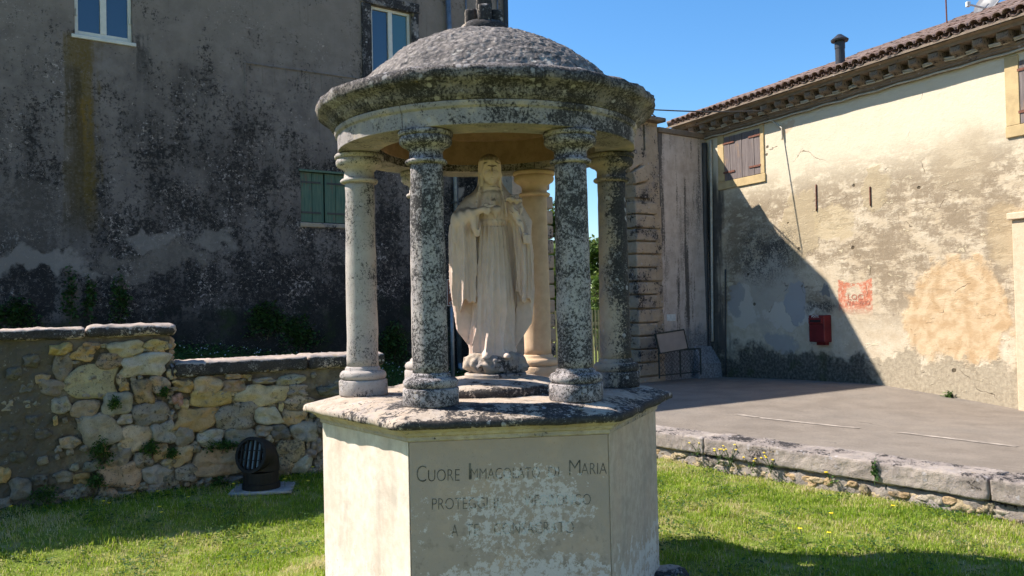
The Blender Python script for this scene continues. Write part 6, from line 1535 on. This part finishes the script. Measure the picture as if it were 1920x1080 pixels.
# grass tufts standing above the lawn
def tuft(px, py, n, Ln, label, cat, group, seed, w=0.006, lean=1.0, tintv=0.4, zfix=None, spread=0.06):
    p = on_lawn(px, py); r = np.random.default_rng(seed)
    q = empty('grass_tuft', p, 0); tag(q, label, cat, group)
    P = np.stack([r.normal(size=n) * spread, r.normal(size=n) * spread, np.zeros(n) - 0.01], -1)
    V, F, T = blades(P, r.uniform(0.5, 1, n) * Ln, np.full(n, w), lean, np.clip(tintv + 0.12 * r.normal(size=n), 0, 1), seed)
    tag(link_mesh('blades', tint_mesh(V, F, T, 'tuft'), M['grass'], q), kind='stuff'); return q
for i, (px, py, n, Ln, lab) in enumerate(((1352, 968, 70, 0.17, 'tall bright grass tuft on the sunlit lawn right of the pedestal'), (1715, 1000, 40, 0.07, 'small grass tuft far right on the lawn'), (150, 940, 60, 0.16, 'broad leafy tuft at the foot of the rubble wall'), (610, 1035, 40, 0.09, 'grass tuft beside the pedestal foot on the left'), (460, 1000, 50, 0.10, 'bright grass tuft at the shadow edge left of the pedestal'), (200, 1030, 50, 0.10, 'grass tuft at the shadow edge under the rubble wall'), (1470, 900, 40, 0.08, 'grass tuft under the low wall coping'))):
    tuft(px, py, n, Ln, lab, 'grass tuft', 'grass tufts on the lawn', 500 + i, 0.008 if i == 2 else 0.006, 1.1)
# single yellow flowers
fm_ = None
def flower(P, hgt, label, group, head=0.016, seed=0):
    q = empty('yellow_flower', P, 0); tag(q, label, 'flower', group); r = random.Random(seed); lx, ly_ = r.uniform(-.02, .02), r.uniform(-.02, .02)
    mk('stem', *tube([(0, 0, -0.01), (lx * .4, ly_ * .4, hgt * 0.6), (lx, ly_, hgt)], 0.0022, 4), M['weed_p'], q)
    V = [(lx, ly_, hgt + 0.004)]; F = []
    for k in range(10):
        a = 2 * math.pi * k / 10; V.append((lx + head * (1 if k % 2 else 0.7) * math.cos(a), ly_ + head * (1 if k % 2 else 0.7) * math.sin(a), hgt + 0.003 * (k % 2)))
    F = [(0, 1 + k, 1 + (k + 1) % 10) for k in range(10)]
    V.append((lx, ly_, hgt - 0.008)); F += [(11, 1 + (k + 1) % 10, 1 + k) for k in range(10)]
    mk('flower_head', V, F, M['petal'], q)
M['weed_p'] = plain('flower_stem', (0.07, 0.12, 0.03), 0.7)
FL = [(292, 922, 'by the wall foot under a tan stone'), (22, 955, 'at the far left edge of the lawn'), (188, 950, 'left of a close pair in the shaded grass'), (206, 944, 'right of a close pair in the shaded grass'), (306, 953, 'lower one below the tan stone'), (297, 958, 'lowest of three below the tan stone'), (584, 897, 'tall, beside the pedestal edge'), (494, 940, 'in front of the floodlight plate'), (440, 950, 'left of the floodlight plinth'), (354, 932, 'midway between wall step and floodlight'), (578, 945, 'low beside the pedestal'), (535, 948, 'right of the floodlight plinth'),
      (1555, 1000, 'on the sunlit lawn in the middle right'), (1842, 1056, 'in the shrine shadow at lower right'), (1505, 1003, 'on the sunlit lawn near the straw patch'), (1668, 948, 'under the low wall rubble'), (1560, 968, 'small, above the straw patch')]
for i, (px, py, w_) in enumerate(FL):
    p = on_lawn(px, py, 0.05)
    flower(p, 0.055 + 0.02 * (i % 3) if i != 6 else 0.16, 'yellow dandelion ' + w_, 'yellow flowers in the lawn', 0.02 if i != 13 else 0.026, i)
# flowering weeds along the low wall
for i, (px, py, h_, n_, lab) in enumerate(((1350, 868, 0.20, 5, 'yellow flowering weed at the low wall, left of the joint'), (1372, 872, 0.24, 6, 'tall yellow flowering weed in front of the coping joint'), (1412, 880, 0.16, 4, 'short pale yellow weed under the low coping'), (1448, 884, 0.22, 6, 'bushy yellow flowering weed at the low wall'), (1560, 902, 0.15, 4, 'thin yellow weed growing from the coping crack'), (1310, 848, 0.13, 3, 'small yellow weed at the left end of the low coping'))):
    u, z = FK.px(px, py, 0.03); z = max(z, -0.02); q = empty('flowering_weed', FK.w(u, -0.05, z - 0.02), 0); tag(q, lab, 'wildflower', 'yellow weeds along the low wall'); r_ = random.Random(i); tips = []; stv = MB()
    for k in range(n_):
        tx, ty, tz = r_.uniform(-.09, .09), r_.uniform(-.05, .02), h_ * r_.uniform(0.6, 1.0); stv.tube([(0, 0, 0), (tx * .4, ty * .4, tz * .6), (tx, ty, tz)], 0.0025, 4); tips.append((tx, ty, tz))
    stv.build('stems', M['weed_p'], q)
    for t_ in tips:
        V = [(t_[0], t_[1], t_[2] + 0.006), (t_[0], t_[1], t_[2] - 0.01)]; F = []
        for k in range(8):
            a = math.pi * k / 4; R_ = 0.015 if k % 2 else 0.010; V.append((t_[0] + R_ * math.cos(a), t_[1] + R_ * math.sin(a), t_[2]))
        for k in range(8): F += [(0, 2 + k, 2 + (k + 1) % 8), (1, 2 + (k + 1) % 8, 2 + k)]
        mk('flower_head', V, F, M['petal'], q)
    Pl = np.array([[r_.uniform(-.04, .04), r_.uniform(-.03, .02), r_.uniform(0.0, h_ * .5)] for _ in range(24)]); V, F, T = leaves(Pl, np.full(24, 0.03), np.random.default_rng(i).uniform(0, 1, 24), i)
    link_mesh('leaves', tint_mesh(V, F, T, 'l'), M['weed'], q)
u, z = FK.px(1641, 905, 0.03); q = empty('leafy_sprig', FK.w(u, -0.04, z), 0); tag(q, 'upright leafy sprig growing from the low wall under the coping', 'weed')
mk('stem', *tube([(0, 0, -0.02), (0.004, -0.01, 0.1), (0, -0.012, 0.2)], 0.003, 5), M['weed_p'], q)
Pl = np.array([[0, -0.01, 0.05 + 0.15 * i / 40] for i in range(40)]); V, F, T = leaves(Pl, np.linspace(0.045, 0.025, 40), np.random.default_rng(3).uniform(0, .6, 40), 8, 1.2); link_mesh('leaves', tint_mesh(V, F, T, 'l'), M['weed'], q)
p = FR.px(1605, 745); tf = leaf_patch('wall_weed', FR, 1782, 743, 0.09, 0.07, 240, 477, 'small green weed at the foot of the sunlit farmhouse wall', 'weed', None, 'weed', 0.1, (0.02, 0.05))
# trees beyond the gate
def tree(x_, y_, h_, rx, seed, label, n=9000, zc=0.6, tb=0.16, lsz=(0.07, 0.15)):
    r = np.random.default_rng(seed); q = empty('tree', (x_, y_, -0.42), r.uniform(0, 6)); tag(q, label, 'tree', 'trees beyond the gate')
    tr = MB(); tr.tube([(0, 0, 0), (0.1, 0, h_ * .25), (0, 0.1, h_ * .5), (0.05, 0, h_ * .8)], [tb, tb * .8, tb * .55, tb * .2], 8); cl = []
    for i in range(34):
        a = r.uniform(0, 6.28); e = r.uniform(-0.75, 1); rr = r.uniform(0.45, 1.0); c = np.array([math.cos(a) * rx * rr * math.sqrt(max(0.05, 1 - e * e)), math.sin(a) * rx * rr * math.sqrt(max(0.05, 1 - e * e)), h_ * zc + e * h_ * (1 - zc) * 0.95]); cl.append((c, r.uniform(0.35, 0.75) * rx * 0.55))
        if i < 12: tr.tube([(0, 0.05, h_ * r.uniform(.3, .6)), c * np.array([.5, .5, 1]) * np.array([1, 1, .9]), c], [tb * .35, tb * .2, 0.015], 5)
    tr.build('trunk', M['bark'], q); P = []; T = []
    for c, s in cl:
        k = n // len(cl); d = r.normal(size=(k, 3)); d /= np.linalg.norm(d, axis=1, keepdims=True); P.append(c + d * (s * r.uniform(0.3, 1.05, (k, 1)) ** 0.6) * np.array([1, 1, .8])); T.append(np.clip(r.uniform(0, .7) + 0.3 * r.uniform(0, 1, k), 0, 1))
    P = np.concatenate(P); T = np.concatenate(T); V, F, T2 = leaves(P, r.uniform(lsz[0], lsz[1], len(P)), T, seed, 0.9)
    link_mesh('crown', tint_mesh(V, F, T2, 'crown'), M['leaf'], q)
def tx(px, Y): return (px - 960) / FPX * Y
tree(tx(1030, 24), 24, 5.6, 1.0, 1, 'dark green tree seen left of the lichen column through the gateway', 9000, 0.58)
tree(tx(1119, 40), 40, 5.0, 1.6, 2, 'round tree seen between the right columns beyond the gate', 7000, 0.55, 0.2, (0.12, 0.24))
tree(tx(1075, 60), 60, 5.5, 2.6, 3, 'broad pale tree farther beyond the gate', 7000, 0.55, 0.25, (0.16, 0.32))
tree(tx(1145, 34), 34, 3.2, 1.3, 4, 'low bushy tree behind the picket gate', 6000, 0.5, 0.12)
